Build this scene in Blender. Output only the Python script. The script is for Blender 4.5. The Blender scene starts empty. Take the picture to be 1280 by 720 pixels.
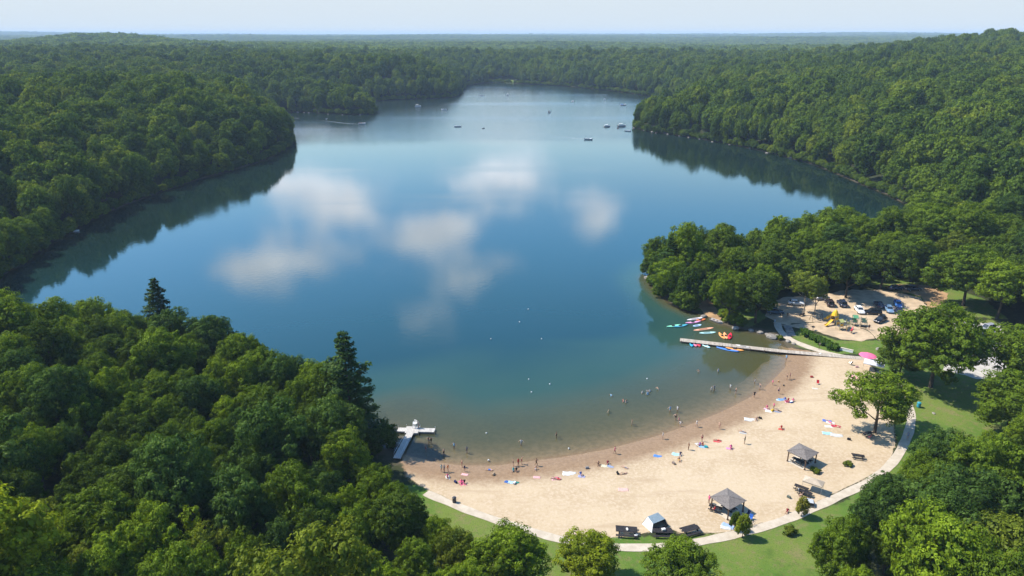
import bpy, bmesh, math, random
import numpy as np
from mathutils import Vector, Matrix
from mathutils.geometry import delaunay_2d_cdt

random.seed(11)
RNG = np.random.default_rng(11)
SC = bpy.context.scene
C = bpy.context.scene.collection
PI = math.pi

# ------------------------------------------------------------------ camera
CAM_H, FOC, PITCH = 80.0, 853.3, math.atan(318 / 853.3)
cam_data = bpy.data.cameras.new('camera')
cam = bpy.data.objects.new('camera', cam_data)
C.objects.link(cam)
cam.location = (0, 0, CAM_H)
cam.rotation_euler = (PI / 2 - PITCH, 0, 0)
cam_data.sensor_width = 36.0
cam_data.lens = 36.0 * FOC / 1280
cam_data.clip_start, cam_data.clip_end = 0.5, 60000
SC.camera = cam


def G(px, py, z=0.0):
    """Ground point seen at a pixel of the 1280 x 720 photograph, at height z."""
    a, b = (px - 640) / FOC, (360 - py) / FOC
    dy = math.cos(PITCH) + b * math.sin(PITCH)
    dz = -math.sin(PITCH) + b * math.cos(PITCH)
    t = (z - CAM_H) / dz
    return (a * t, dy * t)


def proj(x, y, z):
    dy, dz = y, z - CAM_H
    dep = dy * math.cos(PITCH) - dz * math.sin(PITCH)
    up = dy * math.sin(PITCH) + dz * math.cos(PITCH)
    return 640 + FOC * x / dep, 360 - FOC * up / dep, dep


# ------------------------------------------------------------------ tagging
def tag(o, label=None, cat=None, group=None, kind=None):
    if label: o['label'] = label
    if cat: o['category'] = cat
    if group: o['group'] = group
    if kind: o['kind'] = kind
    return o


def empty(name, loc=(0, 0, 0), rz=0.0):
    o = bpy.data.objects.new(name, None)
    o.empty_display_size = 0.3
    C.objects.link(o)
    o.location = loc
    o.rotation_euler = (0, 0, rz)
    return o


KIDS = {}


def link(name, me, parent=None):
    o = bpy.data.objects.new(name, me)
    C.objects.link(o)
    if parent is not None:
        o.parent = parent
        KIDS.setdefault(parent.name, []).append(o)
    return o


def copy_tree(o, parent=None):
    c = o.copy()
    C.objects.link(c)
    c.parent = parent
    if parent is not None:
        KIDS.setdefault(parent.name, []).append(c)
    for ch in list(KIDS.get(o.name, [])):
        copy_tree(ch, c)
    return c


def walk(o):
    yield o
    for ch in KIDS.get(o.name, []):
        yield from walk(ch)


def paint(o, colour, only=None):
    for x in walk(o):
        if only is None or x.name.split('.')[0] in only:
            x.color = (*colour, 1)


# ------------------------------------------------------------------ mesh builder
class MB:
    def __init__(s):
        s.v, s.f, s.m, s.cur = [], [], [], 0

    def face(s, idx):
        s.f.append(tuple(idx)); s.m.append(s.cur)

    def add(s, pts, faces):
        b = len(s.v)
        s.v.extend(tuple(p) for p in pts)
        for f in faces: s.face([b + i for i in f])

    def box(s, c, d, rz=0.0, taper=1.0, M=None):
        x, y, z = d[0] / 2, d[1] / 2, d[2] / 2
        P = [(-x, -y, -z), (x, -y, -z), (x, y, -z), (-x, y, -z), (-x * taper, -y * taper, z), (x * taper, -y * taper, z), (x * taper, y * taper, z), (-x * taper, y * taper, z)]
        R = M or Matrix.Rotation(rz, 3, 'Z')
        P = [R @ Vector(p) + Vector(c) for p in P]
        s.add(P, [(0, 3, 2, 1), (4, 5, 6, 7), (0, 1, 5, 4), (1, 2, 6, 5), (2, 3, 7, 6), (3, 0, 4, 7)])
        return s

    def bar(s, a, b, w, h=None):
        """rectangular bar from a to b"""
        a, b = Vector(a), Vector(b)
        d = b - a
        q = d.to_track_quat('X', 'Z').to_matrix()
        return s.box((a + b) / 2, (d.length, w, h or w), M=q)

    def tube(s, pts, rad, n=8, cap=True):
        pts = [Vector(p) for p in pts]
        rad = rad if hasattr(rad, '__len__') else [rad] * len(pts)
        b = len(s.v)
        for i, p in enumerate(pts):
            d = (pts[min(i + 1, len(pts) - 1)] - pts[max(i - 1, 0)]).normalized()
            u = d.orthogonal().normalized() if abs(d.z) < 0.95 else Vector((1, 0, 0))
            u = (u - d * u.dot(d)).normalized()
            w = d.cross(u)
            for k in range(n):
                t = 2 * PI * k / n
                s.v.append(tuple(p + (u * math.cos(t) + w * math.sin(t)) * rad[i]))
        for i in range(len(pts) - 1):
            for k in range(n):
                k2 = (k + 1) % n
                s.face((b + i * n + k, b + i * n + k2, b + (i + 1) * n + k2, b + (i + 1) * n + k))
        if cap:
            s.face([b + k for k in range(n)][::-1])
            s.face([b + (len(pts) - 1) * n + k for k in range(n)])
        return s

    def lathe(s, prof, c=(0, 0, 0), n=16, sy=1.0):
        b = len(s.v)
        for r, z in prof:
            for k in range(n):
                t = 2 * PI * k / n
                s.v.append((c[0] + r * math.cos(t), c[1] + r * sy * math.sin(t), c[2] + z))
        for i in range(len(prof) - 1):
            for k in range(n):
                k2 = (k + 1) % n
                s.face((b + i * n + k, b + i * n + k2, b + (i + 1) * n + k2, b + (i + 1) * n + k))
        s.face([b + k for k in range(n)][::-1])
        s.face([b + (len(prof) - 1) * n + k for k in range(n)])
        return s

    def loft(s, secs, closed=True, cap=True):
        b, n = len(s.v), len(secs[0])
        for sec in secs: s.v.extend(tuple(p) for p in sec)
        for i in range(len(secs) - 1):
            for k in range(n if closed else n - 1):
                k2 = (k + 1) % n
                s.face((b + i * n + k, b + i * n + k2, b + (i + 1) * n + k2, b + (i + 1) * n + k))
        if cap:
            s.face([b + k for k in range(n)][::-1])
            s.face([b + (len(secs) - 1) * n + k for k in range(n)])
        return s

    def build(s, name, mats, parent=None, smooth=False, bevel=0.0, kind=None):
        me = bpy.data.meshes.new(name)
        me.from_pydata(s.v, [], s.f)
        for m in (mats if isinstance(mats, (list, tuple)) else [mats]): me.materials.append(m)
        me.polygons.foreach_set('material_index', s.m)
        bm = bmesh.new(); bm.from_mesh(me)
        bmesh.ops.recalc_face_normals(bm, faces=bm.faces)
        if bevel: bmesh.ops.bevel(bm, geom=list(bm.edges), offset=bevel, segments=1, affect='EDGES', clamp_overlap=True)
        bm.to_mesh(me); bm.free()
        if smooth: me.polygons.foreach_set('use_smooth', [True] * len(me.polygons))
        me.update()
        o = link(name, me, parent)
        if kind: o['kind'] = kind
        return o


# ------------------------------------------------------------------ materials
def nmat(name):
    m = bpy.data.materials.new(name)
    m.use_nodes = True
    nt = m.node_tree
    b = nt.nodes['Principled BSDF']
    return m, nt, nt.nodes, nt.links, b


def noise_node(nt, scale, detail=4, coord='Object', rough=0.55, vec=None, dim=None):
    n = nt.nodes.new('ShaderNodeTexNoise')
    n.inputs['Scale'].default_value = scale
    n.inputs['Detail'].default_value = detail
    n.inputs['Roughness'].default_value = rough
    if vec is None:
        t = nt.nodes.new('ShaderNodeTexCoord')
        vec = t.outputs[coord]
    nt.links.new(vec, n.inputs['Vector'])
    return n


def mixc(nt, fac, a, b, mode='MIX'):
    n = nt.nodes.new('ShaderNodeMix')
    n.data_type = 'RGBA'; n.blend_type = mode
    for sock, v in ((n.inputs[0], fac), (n.inputs[6], a), (n.inputs[7], b)):
        if isinstance(v, bpy.types.NodeSocket): nt.links.new(v, sock)
        elif isinstance(v, (int, float)): sock.default_value = v
        else: sock.default_value = (*v, 1) if len(v) == 3 else v
    return n.outputs[2]


def math_node(nt, op, a, b=None, c=None, clamp=False):
    n = nt.nodes.new('ShaderNodeMath'); n.operation = op; n.use_clamp = clamp
    for i, v in enumerate((a, b, c)):
        if v is None: continue
        if isinstance(v, bpy.types.NodeSocket): nt.links.new(v, n.inputs[i])
        else: n.inputs[i].default_value = v
    return n.outputs[0]


def smooth(nt, v, lo, hi):
    n = nt.nodes.new('ShaderNodeMapRange')
    n.interpolation_type = 'SMOOTHSTEP'
    nt.links.new(v, n.inputs[0])
    n.inputs[1].default_value, n.inputs[2].default_value = lo, hi
    return n.outputs[0]


def attr(nt, name, kind='GEOMETRY'):
    n = nt.nodes.new('ShaderNodeAttribute'); n.attribute_name = name; n.attribute_type = kind
    return n


def plain(name, col, rough=0.7, var=0.18, scale=3.0, metal=0.0, spec=0.5, objcol=False, bump=0.0):
    m, nt, nd, lk, b = nmat(name)
    n = noise_node(nt, scale, 5)
    v = smooth(nt, n.outputs[0], 0.3, 0.7)
    if objcol:
        oi = nd.new('ShaderNodeObjectInfo')
        base = oi.outputs['Color']
        dark = mixc(nt, 1.0, base, (1 - var,) * 3, 'MULTIPLY')
        lk.new(mixc(nt, v, dark, base), b.inputs['Base Color'])
    else:
        lk.new(mixc(nt, v, tuple(c * (1 - var) for c in col), tuple(min(1, c * (1 + var)) for c in col)), b.inputs['Base Color'])
    b.inputs['Roughness'].default_value = rough
    b.inputs['Metallic'].default_value = metal
    b.inputs['Specular IOR Level'].default_value = spec
    if bump:
        bn = nd.new('ShaderNodeBump'); bn.inputs['Strength'].default_value = bump
        lk.new(n.outputs[0], bn.inputs['Height']); lk.new(bn.outputs[0], b.inputs['Normal'])
    return m
# ------------------------------------------------------------------ shore and terrain
BEACH_SHORE = [(507, 571), (525, 575), (545, 580), (580, 584), (620, 584), (660, 579), (700, 574), (735, 568), (762, 563), (800, 553), (825, 546), (840, 541), (873, 529), (907, 515), (940, 498), (957, 487), (973, 472), (985, 459), (987, 446)]
LAKE_PX = BEACH_SHORE + [(986, 436), (978, 426), (959, 418), (939, 414), (920, 410), (903, 406), (893, 402), (885, 396), (875, 393), (866, 391), (852, 386), (841, 382), (828, 372), (816, 360), (809, 348),
    (818, 338), (845, 331), (900, 325), (980, 318), (1060, 311), (1120, 303), (1158, 290), (1163, 277), (1150, 264), (1110, 244), (1078, 231), (1040, 215), (1018, 206), (985, 197), (958, 190), (930, 184), (900, 178), (870, 173), (840, 168.5), (815, 165), (799, 162), (793, 158.5),
    (800, 153), (822, 146), (850, 140), (852, 134), (838, 127), (815, 121), (790, 117), (760, 113), (720, 109), (680, 106), (640, 104), (618, 103), (600, 104), (583, 107), (578, 112), (574, 118), (566, 121.5), (540, 123.5), (500, 124.5), (476, 126), (440, 128), (415, 130), (430, 134), (462, 137), (471, 140.5), (464, 143), (440, 143.5), (405, 142), (375, 140), (345, 141), (340, 146), (352, 154), (362, 166), (366, 178), (356, 187), (335, 199), (300, 210), (250, 224), (200, 241), (150, 259), (105, 281), (66, 303), (32, 326), (5, 345), (-40, 380), (-60, 410), (-10, 422), (70, 424), (150, 430), (215, 442), (275, 458), (330, 478), (390, 506), (440, 536), (475, 557), (490, 566)]
LAKE = np.array([G(*p) for p in LAKE_PX])
BEACH_LINE = np.array([G(*p) for p in BEACH_SHORE])
PARK_PX = [(500, 572), (476, 594), (520, 652), (566, 706), (612, 770), (630, 840), (1000, 840), (1012, 770), (1034, 712), (1056, 682), (1100, 645), (1155, 612), (1195, 597), (1240, 582), (1310, 570), (1330, 420), (1250, 388), (1205, 366), (1150, 348), (1060, 352), (1000, 364), (962, 374), (938, 390), (925, 402), (940, 424), (960, 440), (930, 470), (800, 520), (700, 550), (560, 560)]
PARK = np.array([G(*p, 1.4) for p in PARK_PX])


def seg_dist(P, poly, closed=True):
    d2 = np.full(len(P), 1e18)
    n = len(poly)
    for i in range(n if closed else n - 1):
        a, b = poly[i], poly[(i + 1) % n]
        ab = b - a
        t = np.clip(((P - a) @ ab) / max(ab @ ab, 1e-9), 0, 1)
        q = P - (a + t[:, None] * ab)
        np.minimum(d2, (q * q).sum(1), out=d2)
    return np.sqrt(d2)


def inside(P, poly):
    r = np.zeros(len(P), bool)
    n = len(poly)
    x, y = P[:, 0], P[:, 1]
    for i in range(n):
        (x1, y1), (x2, y2) = poly[i], poly[(i + 1) % n]
        if y1 == y2: continue
        c = ((y1 > y) != (y2 > y)) & (x < (x2 - x1) * (y - y1) / (y2 - y1) + x1)
        r ^= c
    return r


def sdf(P, poly):
    d = seg_dist(P, poly)
    return np.where(inside(P, poly), -d, d)


def sstep(x, a, b):
    t = np.clip((x - a) / (b - a), 0, 1)
    return t * t * (3 - 2 * t)


def vnoise(P, scale, seed=0):
    """smooth value noise, -1..1"""
    q = P / scale + seed * 17.31
    i = np.floor(q); f = q - i
    u = f * f * (3 - 2 * f)
    def hsh(ix, iy):
        s = np.sin(ix * 127.1 + iy * 311.7 + seed * 74.7) * 43758.5453
        return (s - np.floor(s)) * 2 - 1
    a, b = hsh(i[:, 0], i[:, 1]), hsh(i[:, 0] + 1, i[:, 1])
    c, d = hsh(i[:, 0], i[:, 1] + 1), hsh(i[:, 0] + 1, i[:, 1] + 1)
    return (a * (1 - u[:, 0]) + b * u[:, 0]) * (1 - u[:, 1]) + (c * (1 - u[:, 0]) + d * u[:, 0]) * u[:, 1]


def polar(px, r):
    a = math.atan((px - 640) / FOC * 1.0 * math.cos(0))
    # azimuth of a column near the horizon
    a = math.atan2((px - 640) / FOC, math.cos(PITCH) + 318 / FOC * math.sin(PITCH))
    return np.array([r * math.sin(a), r * math.cos(a)]), a


HILLS = []   # centre, azimuth, height, radial sigma, lateral sigma
for px, r, h, sr, sl in [(90, 620, 8, 150, 200), (-100, 520, 4, 170, 200), (180, 1000, 12, 170, 330), (20, 1350, 16, 170, 260), (130, 2500, 27, 300, 140), (-120, 2200, 18, 400, 500),
                         (330, 1800, 10, 200, 500), (520, 1500, 6, 200, 300), (640, 2600, 8, 260, 800), (415, 745, 14, 34, 60), (510, 985, 12, 60, 110), (230, 600, 5, 60, 90), (860, 1500, 8, 200, 260), (1010, 900, 10, 130, 200), (1000, 2100, 12, 250, 300),
                         (1330, 1350, 23, 260, 170), (1540, 1100, 22, 300, 220), (1190, 1350, 10, 180, 170), (1360, 640, 8, 160, 150),
                         (30, 10500, 34, 900, 900), (900, 11000, 14, 900, 2600), (1080, 9500, 26, 800, 900)]:
    c, a = polar(px, r)
    HILLS.append((c, a, h, sr, sl))


def land(P):
    """height of ground at P and signed distance to the lake"""
    P = np.asarray(P, float).reshape(-1, 2)
    d = sdf(P, LAKE)
    db = seg_dist(P, BEACH_LINE, False)
    # water side
    wd = -d
    near_b = 1 - sstep(db - wd, 2, 45)
    slope = 0.55 * (1 - near_b) + 0.064 * near_b
    depth = np.minimum(wd * slope * (1 + near_b * np.clip(wd - 14, 0, 70) * 0.03), 9.0)
    # land side
    dp = sdf(P, PARK)
    wp = 1 - sstep(dp, 0, 30)
    park = 1.7 * (1 - np.exp(-np.clip(d, 0, None) * 0.085 / 1.7))
    r = np.hypot(P[:, 0], P[:, 1])
    forest = 8 * (1 - np.exp(-np.clip(d, 0, None) * 0.17 / 8))
    forest = forest + sstep(d, 0, 200) * (4 + np.minimum(np.clip(r - 500, 0, None) * 0.0062, 34))
    hill = np.zeros(len(P))
    for c, a, h, sr, sl in HILLS:
        q = P - c
        rad = q[:, 0] * math.sin(a) + q[:, 1] * math.cos(a)
        lat = q[:, 0] * math.cos(a) - q[:, 1] * math.sin(a)
        hill += h * np.exp(-0.5 * (rad / sr) ** 2 - 0.5 * (lat / sl) ** 2)
    hill += np.where(r > 500, (vnoise(P, 420, 1) * 5 + vnoise(P, 1300, 2) * 6) * sstep(r, 500, 1500) + vnoise(P, 800, 3) * 9 * sstep(r, 1300, 2600), 0)
    forest = forest + hill * sstep(d, 0, 55)
    hl = park * wp + forest * (1 - wp)
    return np.where(d < 0, -depth, hl), d


def hgt(x, y):
    return float(land([(x, y)])[0][0])


def gp(px, py, dz=0.0, under=False):
    """point on the ground (or on the water) seen at a photo pixel"""
    z = 0.0
    for _ in range(5):
        x, y = G(px, py, z)
        z = hgt(x, y)
        if not under: z = max(z, 0.0)
    return Vector((x, y, z + dz))


def axis(lo, hi, step, grow, lo_end, hi_end):
    a = list(np.arange(lo, hi + step / 2, step))
    s, x = step, a[-1]
    while x < hi_end:
        s *= grow; x += s; a.append(x)
    s, x, pre = step, a[0], []
    while x > lo_end:
        s *= grow; x -= s; pre.append(x)
    return np.array(pre[::-1] + a)


XS = axis(-150, 190, 1.3, 1.034, -15500, 15500)
YS = axis(66, 270, 1.3, 1.034, -60, 15500)
gx, gy = np.meshgrid(XS, YS)
TP = np.stack([gx.ravel(), gy.ravel()], 1)
TZ, TD = land(TP)
NX, NY = len(XS), len(YS)


def grid_mesh(name, mask=None, flat=None):
    i = np.arange(NX * NY).reshape(NY, NX)
    q = np.stack([i[:-1, :-1], i[:-1, 1:], i[1:, 1:], i[1:, :-1]], -1).reshape(-1, 4)
    if mask is not None: q = q[mask[q].any(1)]
    used = np.unique(q)
    re = np.full(NX * NY, -1); re[used] = np.arange(len(used))
    q = re[q]
    z = TZ[used] if flat is None else np.full(len(used), flat)
    co = np.column_stack([TP[used], z])
    return fast_mesh(name, co, q), used


def fast_mesh(name, co, quads):
    me = bpy.data.meshes.new(name)
    nv, nf = len(co), len(quads)
    k = quads.shape[1]
    me.vertices.add(nv); me.vertices.foreach_set('co', np.asarray(co, np.float32).ravel())
    me.loops.add(nf * k); me.loops.foreach_set('vertex_index', np.asarray(quads, np.int32).ravel())
    me.polygons.add(nf); me.polygons.foreach_set('loop_start', np.arange(0, nf * k, k, dtype=np.int32))
    me.update(calc_edges=True); me.validate()
    return me


def fattr(me, name, val, kind='FLOAT'):
    a = me.attributes.new(name, kind, 'POINT')
    a.data.foreach_set('vector' if kind == 'FLOAT_VECTOR' else 'value', np.asarray(val, np.float32 if kind != 'INT' else np.int32).ravel())


def pxpoly(pts, z=1.4):
    return np.array([G(*p, z) for p in pts])


LAWN = [pxpoly([(480, 600), (490, 660), (510, 760), (530, 840), (1060, 830), (1075, 700), (1110, 620), (1150, 600), (1330, 580), (1330, 480), (1240, 400), (1160, 415), (1100, 425), (1050, 424), (1000, 408), (980, 425), (1045, 440), (1090, 440), (1110, 500), (1125, 560), (1060, 625), (960, 655), (850, 672), (700, 664), (600, 628), (545, 604)]),
        pxpoly([(848, 384), (880, 370), (925, 372), (960, 395), (935, 408), (905, 404), (885, 395), (865, 391)], 1.0),
        pxpoly([(1060, 352), (1150, 345), (1230, 375), (1260, 400), (1190, 395), (1120, 360)])]
WEED = pxpoly([(848, 425), (900, 430), (960, 436), (975, 442), (966, 458), (945, 474), (915, 480), (880, 470), (850, 455)], 0)
SILT = pxpoly([(800, 340), (830, 380), (880, 396), (940, 415), (985, 428), (985, 440), (845, 428), (820, 400)], 0)


def sand_colour(nt):
    """sand: dry above, wet near the water line, pale brown bed below it"""
    geo = nt.nodes.new('ShaderNodeNewGeometry')
    pos = geo.outputs['Position']
    sx = nt.nodes.new('ShaderNodeSeparateXYZ'); nt.links.new(pos, sx.inputs[0])
    n1 = noise_node(nt, 0.11, 5, vec=pos)
    n2 = noise_node(nt, 1.7, 6, vec=pos, rough=0.7)
    n3 = noise_node(nt, 0.9, 3, vec=pos)
    dry = mixc(nt, smooth(nt, n1.outputs[0], 0.35, 0.68), (0.455, 0.352, 0.228), (0.385, 0.286, 0.176))
    dry = mixc(nt, smooth(nt, n2.outputs[0], 0.42, 0.66), dry, (0.48, 0.375, 0.262))
    dry = mixc(nt, smooth(nt, n2.outputs[0], 0.40, 0.30), dry, (0.36, 0.262, 0.165))
    # trampled strips and drag marks
    mpn = nt.nodes.new('ShaderNodeMapping'); mpn.inputs['Rotation'].default_value = (0, 0, 0.5); mpn.inputs['Scale'].default_value = (0.05, 0.34, 1); nt.links.new(pos, mpn.inputs[0])
    n4 = noise_node(nt, 1.0, 5, vec=mpn.outputs[0], rough=0.62)
    dry = mixc(nt, math_node(nt, 'MULTIPLY', smooth(nt, n4.outputs[0], 0.54, 0.70), 0.55), dry, (0.34, 0.245, 0.150))
    # wobbling wet line
    wob = math_node(nt, 'MULTIPLY_ADD', n3.outputs[0], 0.22, -0.11)
    hz = math_node(nt, 'ADD', sx.outputs[2], wob)
    wet = mixc(nt, smooth(nt, n2.outputs[0], 0.35, 0.7), (0.215, 0.138, 0.080), (0.28, 0.185, 0.110))
    col = mixc(nt, smooth(nt, hz, 0.62, 0.30), dry, wet)
    bed = mixc(nt, smooth(nt, n3.outputs[0], 0.35, 0.65), (0.27, 0.20, 0.12), (0.20, 0.155, 0.09))
    col = mixc(nt, smooth(nt, hz, 0.06, -0.14), col, bed)
    return col, n2, geo, sx


def ground_material():
    m, nt, nd, lk, b = nmat('ground')
    sand, n2, geo, sx = sand_colour(nt)
    pos = geo.outputs['Position']
    g1 = noise_node(nt, 0.07, 5, vec=pos)
    g2 = noise_node(nt, 0.9, 6, vec=pos, rough=0.7)
    g3 = noise_node(nt, 5.0, 4, vec=pos, rough=0.7)
    floor = mixc(nt, smooth(nt, g2.outputs[0], 0.35, 0.7), (0.022, 0.030, 0.012), (0.045, 0.050, 0.020))
    grass = mixc(nt, smooth(nt, g1.outputs[0], 0.35, 0.65), (0.072, 0.142, 0.018), (0.130, 0.172, 0.032))
    grass = mixc(nt, smooth(nt, g2.outputs[0], 0.46, 0.72), grass, (0.165, 0.150, 0.060))
    g4 = noise_node(nt, 0.22, 6, vec=pos, rough=0.7)
    grass = mixc(nt, math_node(nt, 'MULTIPLY', smooth(nt, g4.outputs[0], 0.54, 0.68), 0.65), grass, (0.185, 0.155, 0.070))
    grass = mixc(nt, math_node(nt, 'MULTIPLY', smooth(nt, g4.outputs[0], 0.44, 0.32), 0.5), grass, (0.040, 0.085, 0.012))
    grass = mixc(nt, smooth(nt, g3.outputs[0], 0.5, 0.3), grass, (0.055, 0.092, 0.016))
    wob = math_node(nt, 'MULTIPLY_ADD', g2.outputs[0], 3.0, -1.5)
    def mask(name):
        return smooth(nt, math_node(nt, 'ADD', attr(nt, name).outputs['Fac'], wob), 0.35, -0.35)
    col = mixc(nt, mask('d_lawn'), floor, grass)
    bank = smooth(nt, math_node(nt, 'ADD', sx.outputs[2], math_node(nt, 'MULTIPLY_ADD', g2.outputs[0], 0.8, -0.4)), 0.35, 0.1)
    col = mixc(nt, bank, col, (0.085, 0.070, 0.045))
    deep = smooth(nt, sx.outputs[2], -0.1, -0.9)
    col = mixc(nt, deep, col, (0.055, 0.060, 0.022))
    col = mixc(nt, mask('d_sand'), col, sand)
    col = mixc(nt, math_node(nt, 'MULTIPLY', smooth(nt, math_node(nt, 'ADD', attr(nt, 'd_weed').outputs['Fac'], wob), 2.5, -3.5), smooth(nt, sx.outputs[2], -0.02, -0.35)), col, (0.105, 0.092, 0.022))
    lk.new(col, b.inputs['Base Color'])
    b.inputs['Roughness'].default_value = 0.95
    b.inputs['Specular IOR Level'].default_value = 0.15
    bn = nd.new('ShaderNodeBump'); bn.inputs['Strength'].default_value = 0.5; bn.inputs['Distance'].default_value = 0.15
    lk.new(g3.outputs[0], bn.inputs['Height']); lk.new(bn.outputs[0], b.inputs['Normal'])
    return m


SAND_PX = [(500, 560), (560, 560), (700, 545), (800, 525), (880, 500), (930, 470), (955, 448), (985, 438), (1000, 441), (1083, 450), (1092, 462), (1100, 478), (1112, 500), (1116, 530), (1118, 556), (1110, 585), (1070, 605), (1035, 622), (1005, 640), (960, 655), (905, 668), (850, 668), (830, 660), (790, 672), (735, 674), (700, 671), (660, 659), (620, 646), (580, 631), (545, 615), (528, 606), (508, 592)]
SAND = pxpoly(SAND_PX, 1.0)
BED = np.vstack([pxpoly([(470, 470), (640, 440), (800, 420), (900, 415), (1000, 438)], 0), SAND[9:]])

me, used = grid_mesh('ground')
P_ = TP[used]
NEARV = (np.abs(P_[:, 0]) < 260) & (P_[:, 1] < 330)


def zone(polys):
    d = np.full(len(P_), 50.0)
    for pl in polys:
        d[NEARV] = np.minimum(d[NEARV], sdf(P_[NEARV], pl))
    return np.clip(d, -50, 50)


fattr(me, 'd_lawn', zone(LAWN))
CLEAR = pxpoly([(611, 99.8), (614, 102.8), (641, 103.3), (642, 99.8)], 4)
dl = zone(LAWN); dc = np.clip(sdf(P_, CLEAR), -50, 50)
me.attributes['d_lawn'].data.foreach_set('value', np.minimum(dl, dc).astype(np.float32))
fattr(me, 'd_sand', zone([BED]))
fattr(me, 'd_weed', zone([WEED, SILT]))
MAT_GROUND = ground_material()
me.materials.append(MAT_GROUND)
me.polygons.foreach_set('use_smooth', [True] * len(me.polygons))
tag(link('ground', me), kind='structure')


def drape(name, poly, mat, dz=0.03, step=1.4, jitter=0.0, kind='structure'):
    """a thin sheet lying on the ground inside a polygon"""
    pts = []
    n = len(poly)
    for i in range(n):
        a, b = poly[i], poly[(i + 1) % n]
        k = max(1, int(np.hypot(*(b - a)) / step))
        for j in range(k):
            p = a + (b - a) * j / k
            if jitter: p = p + RNG.normal(0, jitter, 2)
            pts.append(p)
    edge = np.array(pts)
    lo, hi = edge.min(0), edge.max(0)
    ax, ay = np.meshgrid(np.arange(lo[0], hi[0], step), np.arange(lo[1], hi[1], step))
    inn = np.stack([ax.ravel(), ay.ravel()], 1)
    inn = inn[inside(inn, edge)]
    inn = inn[seg_dist(inn, edge) > step * 0.45]
    allp = np.vstack([edge, inn])
    ne = len(edge)
    res = delaunay_2d_cdt([Vector(p) for p in allp], [(i, (i + 1) % ne) for i in range(ne)], [], 1, 1e-4)
    vs = np.array([(v.x, v.y) for v in res[0]])
    z = land(vs)[0] + dz
    me = bpy.data.meshes.new(name)
    me.from_pydata([(x, y, zz) for (x, y), zz in zip(vs, z)], [], [tuple(f) for f in res[2]])
    me.materials.append(mat)
    bm = bmesh.new(); bm.from_mesh(me)
    for f in bm.faces:
        if f.normal.z < 0: f.normal_flip()
        f.smooth = True
    bm.to_mesh(me); bm.free()
    o = link(name, me)
    o['kind'] = kind
    return o


def sand_material():
    m, nt, nd, lk, b = nmat('sand')
    col, n2, geo, sx = sand_colour(nt)
    lk.new(col, b.inputs['Base Color'])
    lk.new(smooth(nt, sx.outputs[2], 0.15, 0.6), b.inputs['Roughness'])
    b.inputs['Roughness'].default_value = 0.9
    mr = nd.new('ShaderNodeMapRange'); lk.new(sx.outputs[2], mr.inputs[0])
    mr.inputs[1].default_value, mr.inputs[2].default_value, mr.inputs[3].default_value, mr.inputs[4].default_value = 0.1, 0.5, 0.6, 0.95
    lk.new(mr.outputs[0], b.inputs['Roughness'])
    b.inputs['Specular IOR Level'].default_value = 0.2
    f1 = noise_node(nt, 2.6, 5, vec=geo.outputs['Position'], rough=0.65)
    bn = nd.new('ShaderNodeBump'); bn.inputs['Strength'].default_value = 0.6; bn.inputs['Distance'].default_value = 0.12
    lk.new(f1.outputs[0], bn.inputs['Height']); lk.new(bn.outputs[0], b.inputs['Normal'])
    return m


MAT_SAND = sand_material()
drape('beach', SAND, MAT_SAND, 0.035, 1.3, 0.12)
MAT_DIRT = plain('packed_dirt', (0.43, 0.325, 0.215), 0.95, 0.16, 0.5, spec=0.15, bump=0.15)
MAT_DIRT2 = plain('orange_dirt', (0.34, 0.215, 0.115), 0.95, 0.22, 0.4, spec=0.15)
MAT_CONC = plain('pale_concrete', (0.50, 0.43, 0.34), 0.9, 0.13, 0.8, spec=0.2)
MAT_GRAVEL = plain('grey_gravel', (0.40, 0.37, 0.33), 0.95, 0.15, 0.6, spec=0.15)
drape('parking_lot', pxpoly([(962, 376), (985, 370), (1020, 370), (1060, 362), (1105, 362), (1150, 372), (1165, 392), (1140, 412), (1108, 424), (1098, 423), (1086, 412), (1060, 402), (1020, 400), (975, 402), (958, 392)], 1.6), MAT_DIRT, 0.034, 1.3, 0.2)
drape('dirt_track', pxpoly([(1105, 358), (1125, 355), (1160, 356), (1184, 367), (1182, 381), (1160, 386), (1152, 371), (1122, 363)], 1.6), MAT_DIRT2, 0.042, 1.3, 0.25)
drape('play_area', pxpoly([(975, 402.5), (1020, 400.6), (1060, 402.6), (1086, 412.5), (1094, 421), (1075, 424.5), (1052, 421), (1030, 414), (1010, 408)], 1.6), MAT_DIRT, 0.038, 1.2, 0.15)
drape('gravel_lot', pxpoly([(1192, 402), (1250, 405), (1262, 440), (1255, 470), (1222, 474), (1180, 462), (1190, 430)], 1.6), MAT_GRAVEL, 0.034, 1.4, 0.2)
drape('shore_track', pxpoly([(866, 378), (884, 372), (897, 386), (908, 391), (897, 399), (888, 394)], 0.9), MAT_DIRT2, 0.036, 1.0, 0.15)


def spline(pts, step=1.0):
    pts = [np.array(p) for p in pts]
    out = []
    for i in range(len(pts) - 1):
        p0, p1, p2, p3 = pts[max(i - 1, 0)], pts[i], pts[i + 1], pts[min(i + 2, len(pts) - 1)]
        k = max(2, int(np.linalg.norm(p2 - p1) / step))
        for j in range(k):
            t = j / k
            out.append(0.5 * ((2 * p1) + (-p0 + p2) * t + (2 * p0 - 5 * p1 + 4 * p2 - p3) * t * t + (-p0 + 3 * p1 - 3 * p2 + p3) * t ** 3))
    out.append(pts[-1])
    return np.array(out)


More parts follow.
